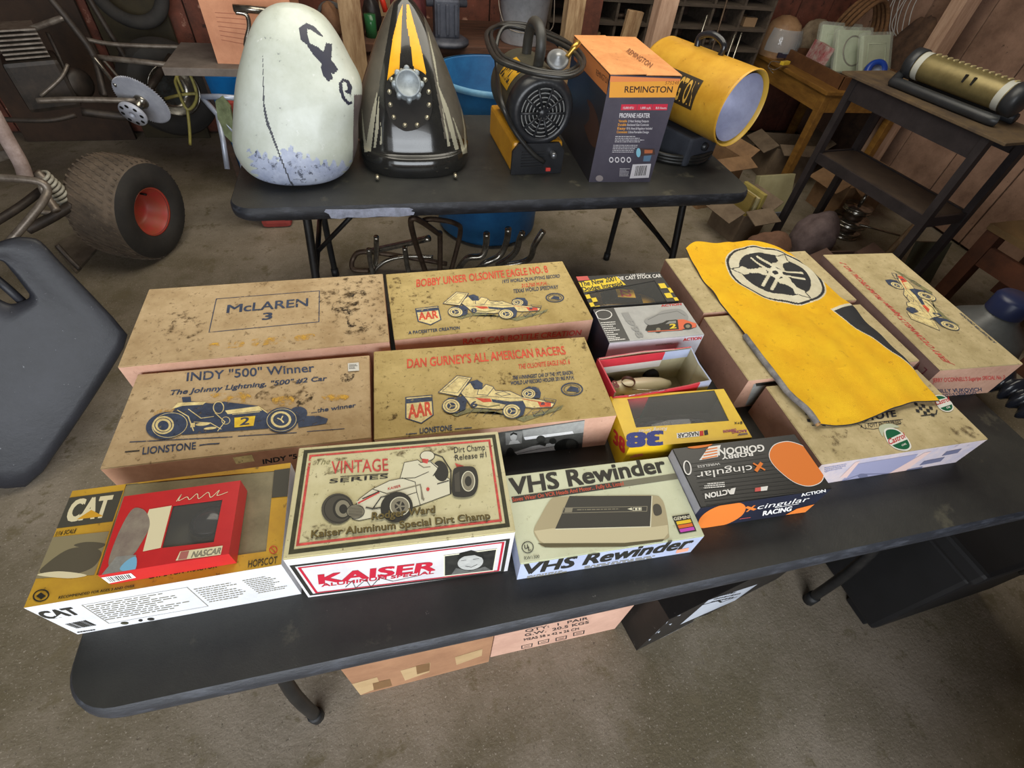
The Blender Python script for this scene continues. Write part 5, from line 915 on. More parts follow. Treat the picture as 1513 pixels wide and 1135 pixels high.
# ================================================================== KART AND CLUTTER ON THE LEFT
PY = lambda l: [at(a, c, y=yy) for a, c, yy in l]
rubber = mat('dusty_tyre_rubber', S(122, 106, 90), S(82, 72, 62), r=.85, sc=7, speck=(S(120, 106, 90), .64, 40)); sidewall = mat('black_tyre_sidewall', S(50, 46, 42), S(36, 34, 32), r=.75, sc=10); redrim = mat('red_wheel_paint', S(178, 56, 54), S(150, 84, 50), r=.45, sc=7)
def wheel(root, c, ax, r_, wd, rim_r, rimM, lugs=True, treadM=None):
    """tyre with its rim, tread lugs and valve, a part of the kart"""
    ax = Vector(ax).normalized(); lc = Vector(c) - root.location; treadM = treadM or rubber
    b = MB(); h = wd / 2; b.lathe([(rim_r, -h * .82), (rim_r * 1.25, -h), (r_ * .80, -h), (r_ * .93, -h * .86), (r_ * .985, -h * .6), (r_, -h * .2), (r_, h * .2), (r_ * .985, h * .6), (r_ * .93, h * .86)], treadM, lc, ax, 48)
    b.lathe([(r_ * .93, h * .86), (r_ * .80, h), (rim_r * 1.25, h), (rim_r, h * .82)], sidewall, lc, ax, 48); wh_ = b.build('wheel', root)
    a = ax.orthogonal().normalized(); bb = ax.cross(a)
    if lugs:
        b = MB(); rowz = [-.72, -.48, -.24, 0, .24, .48, .72]; N_ = 46
        for ri, u in enumerate(rowz):
            for k in range(N_):
                th = 2 * math.pi * (k + .5 * (ri % 2)) / N_; rad = a * math.cos(th) + bb * math.sin(th); tan = ax.cross(rad); rr = r_ * (1 if abs(u) <= .2 else 1 - .0375 * (abs(u) - .2) if abs(u) <= .6 else .985 - .2115 * (abs(u) - .6)) - .001; p = lc + ax * (u * h) + rad * (rr + .001)
                pts = [(-.011, -.006), (.0, .001), (.011, .008), (.013, .014), (.0, .010), (-.012, .004)]; P = [p + ax * x_ * 1.15 + tan * y_ for x_, y_ in pts]; Q_ = [q_ + rad * .0025 for q_ in P]; m_ = len(pts)
                b.add(P + Q_, [[m_ + i for i in range(m_)]] + [[i, (i + 1) % m_, m_ + (i + 1) % m_, m_ + i] for i in range(m_)], treadM)
        o = b.build('tread_lugs', wh_); o['kind'] = 'stuff'
    b = MB(); b.lathe([(rim_r, h * .84), (rim_r * 1.06, h * .88), (rim_r * 1.02, h * .80), (rim_r * .92, h * .70), (rim_r * .80, h * .2), (rim_r * .60, h * .1), (rim_r * .3, h * .12), (0, h * .12)], rimM, lc, ax, 40); b.lathe([(rim_r, -h * .8), (rim_r * .8, -h * .3), (rim_r * .6, h * .08)], rimM, lc, ax, 40); b.build('rim', wh_)
    b = MB(); p = lc + ax * h * .3 + a * rim_r * .72; b.tube([p, p + ax * .03], .005, flat('valve_black', (18, 18, 18))); b.build('valve_stem', wh_)
    wh_['label'] = 'turf tread wheel with red rim' if lugs else 'dark rear wheel with bright rim'
t = thing('kart', 'bare tubular kart with turf tyre and sprocket at left', 'kart', (-1.0, 2.85, 0)); o0 = t.location
wheel(t, (-.71, 2.30, .232), (.93, -.36, -.03), .232, .27, .105, redrim)
wheel(t, (-.70, 3.40, .40), (.55, -.82, .1), .25, .2, .13, chrome, False, mat('dark_tyre_rubber', S(62, 58, 54), S(44, 42, 40), r=.85, sc=10))
def tubepart(name, pts, r_, M_, n=5): b = MB(); b.tube(bezier([p - o0 for p in PY(pts)], n), r_, M_, 10); return b.build(name, t)
for pts, r_, M_ in (([(70, -8, 3.0), (105, 35, 3.0), (140, 85, 3.0), (152, 140, 3.0)], .016, darkframe), ([(128, -8, 3.3), (160, 45, 3.3), (205, 118, 3.3)], .014, darkframe), ([(-10, 58, 3.0), (45, 43, 3.0), (96, 25, 3.0)], .013, dullsteel), ([(128, 58, 3.2), (175, 66, 3.2), (286, 70, 3.2)], .010, dullsteel), ([(138, 84, 3.05), (215, 92, 3.0), (266, 98, 3.0)], .013, dullsteel), ([(55, 149, 2.8), (110, 147, 2.82), (200, 149, 2.85)], .013, dullsteel), ([(-10, 176, 2.6), (70, 178, 2.6), (112, 170, 2.65)], .011, darkframe), ([(138, 84, 2.98), (155, 105, 2.95), (172, 127, 2.9)], .009, chrome), ([(152, 88, 3.1), (166, 104, 3.1), (182, 122, 3.1)], .007, dullsteel), ([(70, 48, 3.1), (88, 85, 3.05), (110, 140, 3.0)], .009, darkframe), ([(140, 85, 3.0), (147, 112, 2.95), (155, 142, 2.9)], .013, darkframe), ([(60, 142, 2.9), (90, 115, 2.95), (100, 95, 3.0)], .008, dullsteel), ([(120, 165, 2.8), (180, 172, 2.85), (205, 170, 2.85)], .02, darkframe), ([(40, 340, 2.05), (75, 322, 2.1), (108, 302, 2.15)], .020, darkframe), ([(-10, 330, 2.0), (30, 305, 2.1), (60, 282, 2.2)], .016, darkframe), ([(55, 312, 2.1), (85, 316, 2.12), (108, 315, 2.15)], .012, dullsteel), ([(62, 275, 2.1), (72, 295, 2.08), (84, 312, 2.05)], .016, dullsteel)):
    tubepart('frame_tube', pts, r_, M_)
b = MB(); p = at(62, 120, y=3.0) - o0; b.box(p, (.22, .18, .22), mat('oily_engine_iron', S(66, 56, 48), S(38, 34, 30), r=.5, m=.3, sc=14), Matrix.Rotation(R(25), 3, 'Z'), .02)
for k in range(7): b.box(p + Vector((0, 0, .12 + k * .018)), (.17, .15, .007), dullsteel, Matrix.Rotation(R(25), 3, 'Z'))
b.build('engine', t)
b = MB(); p = at(110, 122, y=3.05) - o0; b.lathe([(0, -.06), (.05, -.06), (.07, -.04), (.07, .04), (.05, .06), (0, .06)], mat('oily_engine_iron', S(66, 56, 48)), p, (.8, -.6, .1), 24); b.build('clutch_drum', t)
tubepart('suspension_arm', [(-12, 165, 2.1), (10, 205, 2.1), (30, 240, 2.1), (38, 262, 2.1)], .026, mat('pinkish_white_steel', S(186, 166, 158), S(140, 118, 108), r=.6, sc=16)); tubepart('side_rail', [(-10, 262, 1.95), (35, 265, 1.95), (62, 270, 1.95), (70, 282, 1.94), (62, 300, 1.9), (40, 328, 1.85), (10, 362, 1.8)], .014, dullsteel); tubepart('suspension_arm', [(-10, 236, 2.15), (12, 228, 2.12), (30, 232, 2.1)], .018, dullsteel)
b = MB(); s0, s1 = [p - o0 for p in PY([(58, 258, 2.16), (108, 305, 2.18)])]; d_ = (s1 - s0); a_ = d_.orthogonal().normalized(); b_ = d_.normalized().cross(a_); b.tube([s0 + d_ * (k / 120) + (a_ * math.cos(k * .5) + b_ * math.sin(k * .5)) * .030 for k in range(121)], .0065, mat('white_spring_steel', S(196, 192, 176), S(150, 144, 130), r=.5, sc=30), 8); sp = b.build('coil_spring', t)
b = MB(); b.tube([s0 - d_ * .08, s1 + d_ * .15], .016, dullsteel); b.build('damper', sp)
ax = Vector((-.32, -.87, -.32)).normalized(); sc0 = at(210, 148, y=2.9); b = MB(); N_ = 72; prof = []
u_ = ax.orthogonal().normalized(); v_ = ax.cross(u_)
for i in range(N_ * 2): r_ = .130 if i % 2 else .121; a = math.pi * i / N_; prof.append((r_ * math.cos(a), r_ * math.sin(a)))
al = mat('grey_sprocket_alloy', S(206, 208, 216), S(176, 178, 190), r=.5, m=.15, sc=12); b.prism(prof, .006, al, sc0 - o0, u_, v_); spk = b.build('sprocket', t)
b = MB(); b.lathe([(.034, .006), (.034, .02), (.026, .024), (.022, .06)], chrome, sc0 - o0, ax, 24); b.build('sprocket_carrier', spk)
hb = sc0 + ax * .10 - o0; b = MB(); b.tube([sc0 - ax * .35 - o0, hb], .018, darkframe); b.build('axle', t)
b = MB(); b.lathe([(.062, -.006), (.064, 0), (.062, .010), (.02, .012), (.012, .012), (.012, .004), (0, .004)], al, hb, ax, 30); hu = b.build('hub', t)
for k in range(8): a = 2 * math.pi * k / 8; b = MB(); b.lathe([(.0095, .0112), (0, .0114)], flat('hub_hole_dark', (14, 14, 16)), hb + (u_ * math.cos(a) + v_ * math.sin(a)) * .047, ax, 12); b.build('hub_hole', hu)
for pts in ([(80, 362), (118, 340), (150, 358), (112, 402)], ):
    P = [at(a, c, z=.012) - o0 for a, c in pts]; b = MB(); b.add([p for p in P] + [p - Vector((0, 0, .01)) for p in P], [[0, 3, 2, 1], [4, 5, 6, 7]] + [[i, (i + 1) % 4, 4 + (i + 1) % 4, 4 + i] for i in range(4)], mat('worn_floor_pan', S(126, 114, 98), S(92, 82, 68), r=.6, sc=20)); b.build('floor_pan', t)
tubepart('frame_tube', [(84, 362, 1.95), (100, 380, 1.93), (118, 398, 1.9)], .010, darkframe)
# upholstered black seat at the left edge
sv = mat('blue_black_vinyl', S(42, 43, 50), S(28, 29, 34), r=.5, sc=5, speck=(S(150, 152, 158), .72, 60), bump=.3, bs=60); pA, pB, pC = at(48, 712, z=.03), at(187, 497, z=.36), at(50, 352, z=.66); t = thing('body_panel', 'blue black moulded body panel with a hand slot at the left edge', 'panel', (-.62, 1.15, 0)); so = t.location
nrm = (pB - pA).cross(pC - pA).normalized(); nrm = nrm if nrm.dot(CAM - pA) > 0 else -nrm
def seatp(px, py, off=0):
    d = FW * FPX + RT * (px - 756.5) - UP * (py - 567.5); t_ = (pA + nrm * off - CAM).dot(nrm) / d.dot(nrm); return CAM + d * t_ - so
outl = [tuple(p)[:2] for p in bezier([(a, c, 0) for a, c in ((-70, 420), (-30, 372), (15, 352), (45, 351), (62, 358), (90, 388), (140, 440), (184, 488), (187, 505), (165, 545), (120, 615), (75, 680), (48, 714), (10, 722), (-60, 700), (-110, 560))], 5, True)]
hole = [tuple(p)[:2] for p in bezier([(a, c, 0) for a, c in ((-22, 402), (0, 385), (18, 402), (36, 425), (44, 438), (30, 446), (12, 448), (-12, 432))], 5, True)]
cen = (8, 420); b = MB(); n_ = 64
def polar(poly, k):
    a = 2 * math.pi * k / n_; best = 0
    dx, dy = math.cos(a), math.sin(a)
    for i in range(len(poly)):
        (x1, y1), (x2, y2) = poly[i], poly[(i + 1) % len(poly)]; ex, ey = x2 - x1, y2 - y1; den = dx * ey - dy * ex
        if abs(den) < 1e-9: continue
        s_ = ((x1 - cen[0]) * ey - (y1 - cen[1]) * ex) / den; w_ = ((x1 - cen[0]) * dy - (y1 - cen[1]) * dx) / den
        if 0 <= w_ <= 1 and s_ > best: best = s_
    return (cen[0] + dx * best, cen[1] + dy * best)
hi = [polar(hole, k) for k in range(n_)]; ho = [polar(outl, k) for k in range(n_)]; rings = []
for fr, off in ((0, -.05), (0, -.012), (.03, .004), (.12, .008), (.3, .0), (.6, .004), (.9, .004), (.985, -.002), (1.0, -.02), (1.0, -.06)):
    rings.append([seatp(h[0] + (o_[0] - h[0]) * fr, h[1] + (o_[1] - h[1]) * fr, off) for h, o_ in zip(hi, ho)])
b.loft(rings + [rings[0]], sv, True, False); b.build('shell', t)
b = MB(); b.tube([seatp(-20, 400, -.03), seatp(10, 425, -.03), seatp(40, 452, -.03)], .012, sv); b.build('belt_loop', t)
# bench with carton and tub
t = thing('bench', 'low grey plank bench against the back wall with a carton on it', 'bench', (-.25, 2.98, 0)); p0, p1 = at(282, 98, y=2.78), at(352, 104, y=2.78); bz = p0.z; gw = mat('grey_weathered_plank', S(130, 120, 112), S(104, 94, 86), r=.8, sc=12)
b = MB(); b.box((.12, 0, bz - .022), (.72, .42, .035), gw, bev=.003); b.build('seat_board', t)
for sx in (-.10, .42):
    for sy in (-.05, .18): b = MB(); b.box((sx, sy, (bz - .04) / 2), (.03, .03, bz - .04), darkwood); b.build('leg', t)
ob = mat('orange_carton', S(228, 164, 128), S(206, 142, 108), r=.8, sc=8); tc_ = carton('cardboard_box', 'orange brown carton standing on the grey bench', -.05, 2.99, -2, .40, .30, .36, ob, ob, z=bz - .004)
f = face(tc_, 'front', (240, 0, 5.675), 1.0); 
for i in range(7): f.stroke([(440 + i * 9, 105 + i * 38), (700, 120 + i * 42)], 5, mat('carton_line', S(176, 110, 84), r=.8))
f.build('front_print')
b = MB(); fa = PY([(345, 12, 2.74), (400, 17, 2.74)]); oo = Vector((fa[0].x, fa[0].y, 0)); 
t = thing('lever_handle', 'chromed bent lever handle in front of the orange carton', 'handle', oo); b.tube([p - oo for p in PY([(345, 12, 2.74), (372, 14, 2.74), (402, 17, 2.74)])], .016, chrome); b.build('grip', t); b = MB(); b.tube(bezier([p - oo for p in PY([(348, 18, 2.74), (364, 22, 2.74), (368, 40, 2.74), (364, 72, 2.74)])] + [Vector((.06, .04, bz))], 5), .010, chrome); b.build('shaft', t)
tb = at(335, 141, y=2.95); t = thing('plastic_tub', 'bright blue plastic tub tucked under the grey bench', 'tub', (tb.x + .06, 3.0, 0)); b = MB(); b.lathe([(0, .0), (.12, 0), (.155, bz - .06), (.165, bz - .055), (.15, bz - .05), (.115, .01), (0, .01)], mat('bright_blue_plastic', S(20, 140, 220), S(16, 120, 200), r=.4), n=32); b.build('tub_wall', t); b = MB(); b.lathe([(.156, bz - .07), (.168, bz - .062), (.166, bz - .052), (.156, bz - .05)], mat('bright_blue_plastic', S(20, 140, 220)), n=32); b.build('rim', t)
t = thing('wire_stand', 'small bent yellow wire stand near the far wheel', 'stand', (at(275, 155, y=3.1).x, 3.1, 0)); o0 = t.location; yw = mat('yellow_wire', S(176, 164, 84), S(130, 120, 66), r=.5, sc=20)
for pts in ([(256, 98, 3.1), (276, 102, 3.1), (291, 142, 3.05), (277, 162, 3.0), (262, 130, 3.05), (260, 116, 3.1), (272, 100, 3.15), (284, 78, 3.2)], [(244, 146, 3.05), (268, 140, 3.05), (290, 138, 3.05)], [(258, 104, 3.12), (264, 120, 3.1), (271, 136, 3.08)], [(277, 162, 3.0), (280, 190, 2.98), (281, 214, 2.97)]): b = MB(); b.tube(bezier([p - o0 for p in PY(pts)], 4), .008, yw, 8); b.build('wire', t)
t = thing('folding_chair', 'folded metal chair frame with green webbing beside the white tank', 'chair', (at(330, 190, y=2.35).x, 2.35, 0)); o0 = t.location; cw = mat('pale_chair_tube', S(176, 184, 200), S(140, 146, 160), r=.4, m=.4)
for pts in ([(298, 143, 2.45), (325, 143, 2.42), (352, 145, 2.4)], [(300, 145, 2.45), (322, 170, 2.4), (350, 198, 2.35)], [(350, 198, 2.35), (352, 170, 2.36), (352, 145, 2.4)], [(322, 170, 2.4), (330, 210, 2.35), (336, 250, 2.3)], [(350, 198, 2.35), (358, 240, 2.35), (362, 275, 2.3)]): b = MB(); b.tube([p - o0 for p in PY(pts)], .012, cw, 8); b.build('frame_tube', t)
b = MB(); P = [p - o0 for p in PY([(318, 150, 2.40), (328, 143, 2.39), (340, 160, 2.37), (348, 200, 2.34), (346, 214, 2.34), (332, 200, 2.36), (322, 178, 2.38)])]; nn = Vector((0, .03, 0)); k = len(P); b.add(P + [p + nn for p in P], [list(range(k)), [k + i for i in range(k)][::-1]] + [[i, (i + 1) % k, k + (i + 1) % k, k + i] for i in range(k)], mat('olive_webbing', S(120, 130, 96), S(84, 92, 64), r=.85, sc=30)); b.build('webbing', t)
b = MB(); c_ = at(346, 160, y=2.5); b.box((0, 0, c_.z / 2 + .02), (.16, .12, c_.z + .04), mat('dull_red_cloth', S(170, 70, 62), S(140, 54, 48), r=.85), bev=.03); tag(b.build('cloth_bag', None, (c_.x + .04, 2.52, 0)), 'dull red cloth bag behind the folded chair', 'bag')
b = MB(); c_ = at(298, 176, z=.03); b.lathe([(.035, -.02), (.045, 0), (.035, .02)], rustpipe, (0, 0, .045), (1, .3, 0), 16); b.lathe([(.03, .03), (.04, .045), (.03, .06)], rustpipe, (0, 0, .045), (1, .3, 0), 16); b.tube([(-.05, -.015, .045), (.09, .025, .045)], .018, rustpipe); tag(b.build('metal_bracket', None, (c_.x, c_.y, 0)), 'small rusty spool shaped part on the floor', 'metal part')

b = MB(); b.box((0, 0, .55), (.62, .03, 1.1), mat('shade_brown_panel', S(74, 54, 40), S(44, 34, 28), r=.85, sc=4), bev=.004); tag(b.build('shade_panel', None, (-1.42, 3.66, 0), (R(-3), 0, R(2))), 'dark panel leaning behind the kart, added to stand for wall shadow', 'board')  # this panel and the next are added to darken the shadowed wall
b = MB(); b.box((0, 0, .5), (.40, .03, 1.0), mat('shade_olive_panel', S(72, 62, 40), S(46, 40, 28), r=.85, sc=4), bev=.004); tag(b.build('shade_panel', None, (-.86, 3.70, 0), (R(-2), 0, R(-2))), 'narrow olive brown panel behind the sprocket, added to stand for shadow', 'board')
b = MB(); b.tube([(.17 * math.cos(a), .0, .17 * math.sin(a)) for a in [2 * math.pi * i / 40 for i in range(40)]], .035, mat('dark_tyre_rubber', S(62, 58, 54), S(44, 42, 40), r=.85, sc=10), 14, True); p = at(185, -22, y=3.62); tag(b.build('hanging_tyre', None, p), 'thin dark tyre hanging on the red wall', 'tyre')
# ================================================================== BACK WORKBENCH AND SHELVES
t = thing('workbench', 'rough brown workbench behind the blue barrel against the back wall', 'workbench', (.90, 3.07, 0)); wbz = .80; wbm = mat('grimy_bench_wood', S(104, 68, 50), S(64, 44, 34), r=.75, sc=9, stretch=(.6, 4, 4), bump=.3)
for k in range(3): b = MB(); b.box((0, -.14 + k * .19, wbz - .02), (1.24, .186, .04), wbm, bev=.004); b.build('plank', t)
for sx in (-.57, .57):
    for sy in (-.15, .22): b = MB(); b.box((sx, sy, (wbz - .04) / 2), (.07, .07, wbz - .04), darkwood); b.build('leg', t)
b = MB(); b.box((0, -.2, wbz - .09), (1.16, .03, .1), wbm); b.build('apron', t)
def onbench(px, y): p = at(px, 40, y=y); return p.x
g = mat('grey_vise_iron', S(96, 98, 108), S(66, 68, 78), r=.5, m=.4, sc=14)
t = thing('bench_vise', 'grey iron machine vise with a vertical post on the workbench', 'vise', (onbench(660, 2.88), 2.90, wbz)); b = MB(); b.lathe([(.0, 0), (.12, 0), (.12, .015), (.09, .03), (0, .03)], g, n=24); b.build('base', t); b = MB(); b.box((0, 0, .11), (.13, .10, .17), g, bev=.012); b.build('body', t)
for sx in (-.045, 0, .045): b = MB(); b.box((sx, -.055, .11), (.016, .012, .13), g, bev=.003); b.build('rib', t)
b = MB(); b.tube([(0, 0, .19), (0, 0, .42)], .024, chrome); b.build('post', t); b = MB(); b.tube([(-.10, 0, .17), (.11, .02, .17)], .018, g); b.build('clamp_screw', t)
t = thing('drill_wheel', 'dark handwheel above the grey vise', 'wheel', (onbench(660, 2.9) + .02, 2.9, wbz + .42)); b = MB(); b.lathe([(.0, .0), (.15, .0), (.16, .012), (.15, .03), (0, .03)], mat('dark_iron', S(70, 66, 66), S(46, 44, 44), r=.5, m=.4), n=32); b.build('disc', t); b = MB(); b.lathe([(.03, .03), (.03, .06), (0, .06)], g, n=16); b.build('hub', t)
def rag(name, label, c, s3, M_, seed, cat='cloth'):
    rn = random.Random(seed); bm = bmesh.new(); bmesh.ops.create_icosphere(bm, subdivisions=4, radius=1)
    ph = [rn.uniform(0, 6) for _ in range(6)]
    for v in bm.verts:
        p = v.co.copy(); k = 1 + .12 * math.sin(p.x * 3 + ph[0]) * math.sin(p.y * 4 + ph[1]) + .06 * abs(math.sin(p.z * 5 + p.x * 4 + ph[2])) + .035 * abs(math.sin(p.y * 9 + p.z * 6 + ph[3]))
        v.co = Vector((p.x * s3[0] * k, p.y * s3[1] * k, max(-.55, p.z) * s3[2] * k + s3[2] * .55))
    zmin = min(v.co.z for v in bm.verts)
    for v in bm.verts: v.co.z -= zmin
    b = MB(); b.bm(bm, M_, smooth=True); return tag(b.build(name, None, c), label, cat)
rag('shop_rag', 'crumpled dark red rag beside the grey vise', (onbench(620, 2.92) - .05, 2.97, wbz), (.085, .08, .14), mat('maroon_rag', S(132, 62, 62), S(92, 42, 44), r=.9, sc=14), 3)
t = thing('plastic_bucket', 'white plastic bucket of scrap with wire handle on the workbench', 'bucket', (onbench(777, 2.95) - .01, 2.98, wbz)); wp = mat('scuffed_white_plastic', S(206, 206, 208), S(170, 170, 172), r=.5, sc=10, speck=(S(120, 116, 112), .68, 40))
b = MB(); b.lathe([(0, .0), (.118, .0), (.122, .006), (.140, .22), (.147, .222), (.147, .232), (.141, .234), (.143, .258), (.150, .260), (.150, .272), (.145, .274), (.149, .34), (.143, .34), (.116, .01), (0, .01)], wp, n=40); b.build('bucket_wall', t)
b = MB(); b.tube(bezier([(-.150, -.02, .25), (-.152, -.06, .16), (-.12, -.145, .09), (0, -.17, .075), (.12, -.145, .09), (.152, -.06, .16), (.150, -.02, .25)], 5), .0028, dullsteel, 6); b.build('wire_handle', t)
b = MB()
rn = random.Random(4)
for i in range(16): a = rn.uniform(0, 6.28); r_ = rn.uniform(0, .08); p = Vector((r_ * math.cos(a), r_ * math.sin(a), .30)); b.tube([p, p + Vector((rn.uniform(-.05, .05), rn.uniform(-.05, .05), .08))], .012, mat('rusty_scrap', S(120, 74, 54), S(80, 50, 40), r=.8), 6)
b.lathe([(0, .30), (.142, .31)], mat('rusty_scrap', S(120, 74, 54)), n=24); o = b.build('scrap', t); o['kind'] = 'stuff'
# small tools standing or hanging around the post
def rodthing(name, label, p0, p1, r_, M_, cat, tip=None):
    o = Vector(p0); b = MB(); d = Vector(p1) - o; b.tube([Vector((0, 0, 0)), d * .5, d], r_, M_, 10)
    if tip: b.tube([d, d * 1.25], r_ * .4, tip, 8)
    return tag(b.build(name, None, o), label, cat)
rodthing('screwdriver', 'red handled screwdriver behind the pointed black tank', at(570, 17, y=2.9), at(560, -16, y=2.9), .014, flat('tool_red', (206, 54, 34), .35), 'screwdriver'); rodthing('spray_bottle', 'small green bottle behind the black tank', (onbench(548, 2.95), 2.95, wbz - .0), (onbench(548, 2.95), 2.95, wbz + .10), .03, mat('green_glass', S(50, 110, 66), r=.2), 'bottle')
lea = mat('leather_brown', S(130, 92, 62), S(88, 60, 42), r=.8, sc=10)
for k, (x_, M_) in enumerate(((.315, lea), (.43, mat('rusty_scrap', S(120, 74, 54))), (.355, lea), (.52, mat('dark_iron', S(70, 66, 66))))): rag('tool_pouch', ['tan leather pouch at the left end of the workbench', 'rust coloured lump of clamps behind the spotted post', 'brown glove at the back of the workbench left end', 'dark iron clamp lump left of the black tank'][k], (x_, (2.93, 2.97, 3.17, 3.10)[k], wbz), (.042, .05, .085), M_, 10 + k, ['pouch', 'clamp', 'glove', 'clamp'][k])
b = MB(); p = at(490, 25, y=2.95); b.tube([p + Vector((.06 * math.cos(a), 0, .05 * math.sin(a) + .006 * k)) - p for k in range(3) for a in [2 * math.pi * i / 20 for i in range(20)]], .006, mat('grey_cable', S(70, 66, 62), r=.6), 8); tag(b.build('cable_coil', None, p), 'dark cable coil hanging left of the spotted post', 'cable')
# pigeonhole shelves
t = thing('pigeonhole_rack', 'dark wooden pigeonhole rack of parts behind the heater carton', 'rack', (2.30, 3.36, 0)); pg = mat('grey_brown_shelf_wood', S(92, 80, 68), S(62, 52, 44), r=.8, sc=10, stretch=(.6, 4, 4))
for k in range(9): b = MB(); b.box((0, 0, .28 + k * .115), (1.50, .30, .018), pg); b.build('shelf_board', t)
for k in range(8): b = MB(); b.box((-.75 + k * 1.5 / 7, .0, .74), (.016, .29, .94), pg); b.build('divider', t)
b = MB(); b.box((0, .16, .74), (1.52, .012, .96), darkwood); b.build('back_panel', t)
for sx in (-.73, .73): b = MB(); b.box((sx, 0, .14), (.05, .26, .28), pg); b.build('leg', t)
rn = random.Random(9)
for k in range(14):
    c = k % 7; rw_ = 3 + (k * 5 + k // 7) % 4; x_ = 2.30 - .75 + (c + .5) * 1.5 / 7 + rn.uniform(-.03, .03); z_ = .28 + rw_ * .115 + .009
    b = MB(); kind = k % 3
    if kind == 0: b.lathe([(0, 0), (.03, 0), (.03, .05), (.012, .055), (.012, .03), (0, .03)], dullsteel, n=14)
    elif kind == 1: b.box((0, 0, .025), (.09, .10, .05), mat('small_tan_box', S(150, 120, 88), r=.8), bev=.003)
    else: b.tube([(-.05, 0, .016), (.05, .02, .016)], .016, rustpipe, 8); b.tube([(.0, -.03, .016), (.02, .04, .016)], .012, rustpipe, 8)
    tag(b.build(['bushing', 'small_box', 'bolt_cluster'][kind], None, (x_, 3.30, z_)), ['steel bushing', 'little tan box', 'rusty bolt pair'][kind] + ' in pigeonhole column %s, shelf %s up' % (['one', 'two', 'three', 'four', 'five', 'six', 'seven'][c], ['one', 'two', 'three', 'four', 'five', 'six', 'seven'][rw_]), ['bushing', 'box', 'bolt'][kind], 'parts stored in the pigeonhole rack')
for i, (a, c, a2, c2, lab) in enumerate(((1062, 75, 1045, 22, 'pale thin rod leaning before the pigeonhole rack'), (1070, 78, 1055, 62, 'short white rod by the heater handle'), (1082, 92, 1086, 50, 'grey rod standing right of the heater handle'), (1090, 92, 1096, 48, 'light rod standing beside the slanted board'), (1063, 80, 1076, -6, 'long rusty rod leaning on the pigeonhole rack'))):
    P1 = at(a2, c2, y=3.12); rodthing('metal_rod', lab, (P1.x + .012 * i - .02, 3.13 - .008 * i, 0), P1, .006, rustpipe if i == 4 else chrome, 'rod')
p = at(878, 45, y=2.95); b = MB(); b.box((0, 0, (p.z + .12) / 2), (.09, .03, p.z + .12), stud, bev=.003); tag(b.build('wood_offcut', None, (p.x + .10, 2.86, 0), (0, R(5), 0)), 'short reddish board leaning left of the pale post', 'board')
# ================================================================== RIGHT SIDE: WOODEN TABLE AND STEEL CART
oak = mat('honey_oak', S(150, 108, 48), S(112, 76, 34), r=.5, sc=8, stretch=(4, .8, 4)); tz = .68
t = thing('wooden_table', 'honey coloured wooden table holding a tray of odds and ends', 'table', (3.56, 3.07, 0))
b = MB(); b.box((0, 0, tz - .012), (.68, .88, .024), oak, bev=.004); b.build('tabletop', t)
for sx, sy in ((-1, -1), (-1, 1), (1, -1), (1, 1)): b = MB(); b.box((sx * .305, sy * .405, (tz - .024) / 2), (.05, .05, tz - .024), oak, bev=.005); b.build('leg', t)
for sy in (-1, 1): b = MB(); b.box((0, sy * .415, tz - .075), (.60, .022, .10), oak); b.build('apron', t)
for sx in (-1, 1): b = MB(); b.box((sx * .315, 0, tz - .075), (.022, .80, .10), oak); b.build('apron', t)
t = thing('wooden_tray', 'shallow brown wooden tray on the honey coloured table', 'tray', (3.60, 2.98, tz)); tw = mat('brown_tray_wood', S(116, 78, 46), S(84, 54, 34), r=.6, sc=8)
b = MB(); b.box((0, 0, .006), (.52, .62, .012), tw); b.build('tray_base', t)
for c, d in (((0, -.31, .035), (.54, .016, .07)), ((0, .31, .035), (.54, .016, .07)), ((-.262, 0, .035), (.016, .62, .07)), ((.262, 0, .035), (.016, .62, .07))): b = MB(); b.box(c, d, tw); b.build('tray_side', t)
t = thing('open_helmet', 'tan open face helmet with clear visor on the table corner', 'helmet', (3.33, 3.395, tz)); 
b = MB(); b.lathe([(.118, .0), (.13, .06), (.125, .13), (.10, .19), (.05, .225), (0, .235)], mat('tan_helmet', S(176, 140, 104), S(140, 104, 74), r=.5, sc=10), n=32); b.build('shell', t)
b = MB(); vs_ = []
for i in range(13):
    a = R(200 + 140 * i / 12)
    for rr, zz in ((.145, .04), (.148, .10), (.125, .17)): vs_.append((rr * math.cos(a), rr * math.sin(a), zz))
b.add(vs_, [[3 * i + k, 3 * i + 3 + k, 3 * i + 4 + k, 3 * i + 1 + k] for i in range(12) for k in (0, 1)], mat('clear_visor', S(190, 200, 206), r=.05, alpha=.4, spec=.8), True); b.build('visor', t); b = MB(); b.box((0, -.132, .03), (.14, .012, .03), flat('visor_band', (50, 44, 60))); b.build('front_band', t)
b = MB(); b.box((0, 0, .07), (.05, .20, .14), card('red_pack_card', (170, 40, 60), (200, 190, 180), sc=30), Matrix.Rotation(R(8), 3, 'Y'), .003); tag(b.build('card_pack', None, (3.41, 3.06, tz + .012), (0, 0, R(-12))), 'slim red and white card pack standing by the helmet', 'package')
plast = mat('crinkled_clear_bag', S(206, 212, 196), S(170, 178, 150), r=.2, sc=25, bump=.8, bs=40); padm = mat('pale_green_panel', S(206, 216, 190), S(180, 190, 160), r=.5, sc=10)
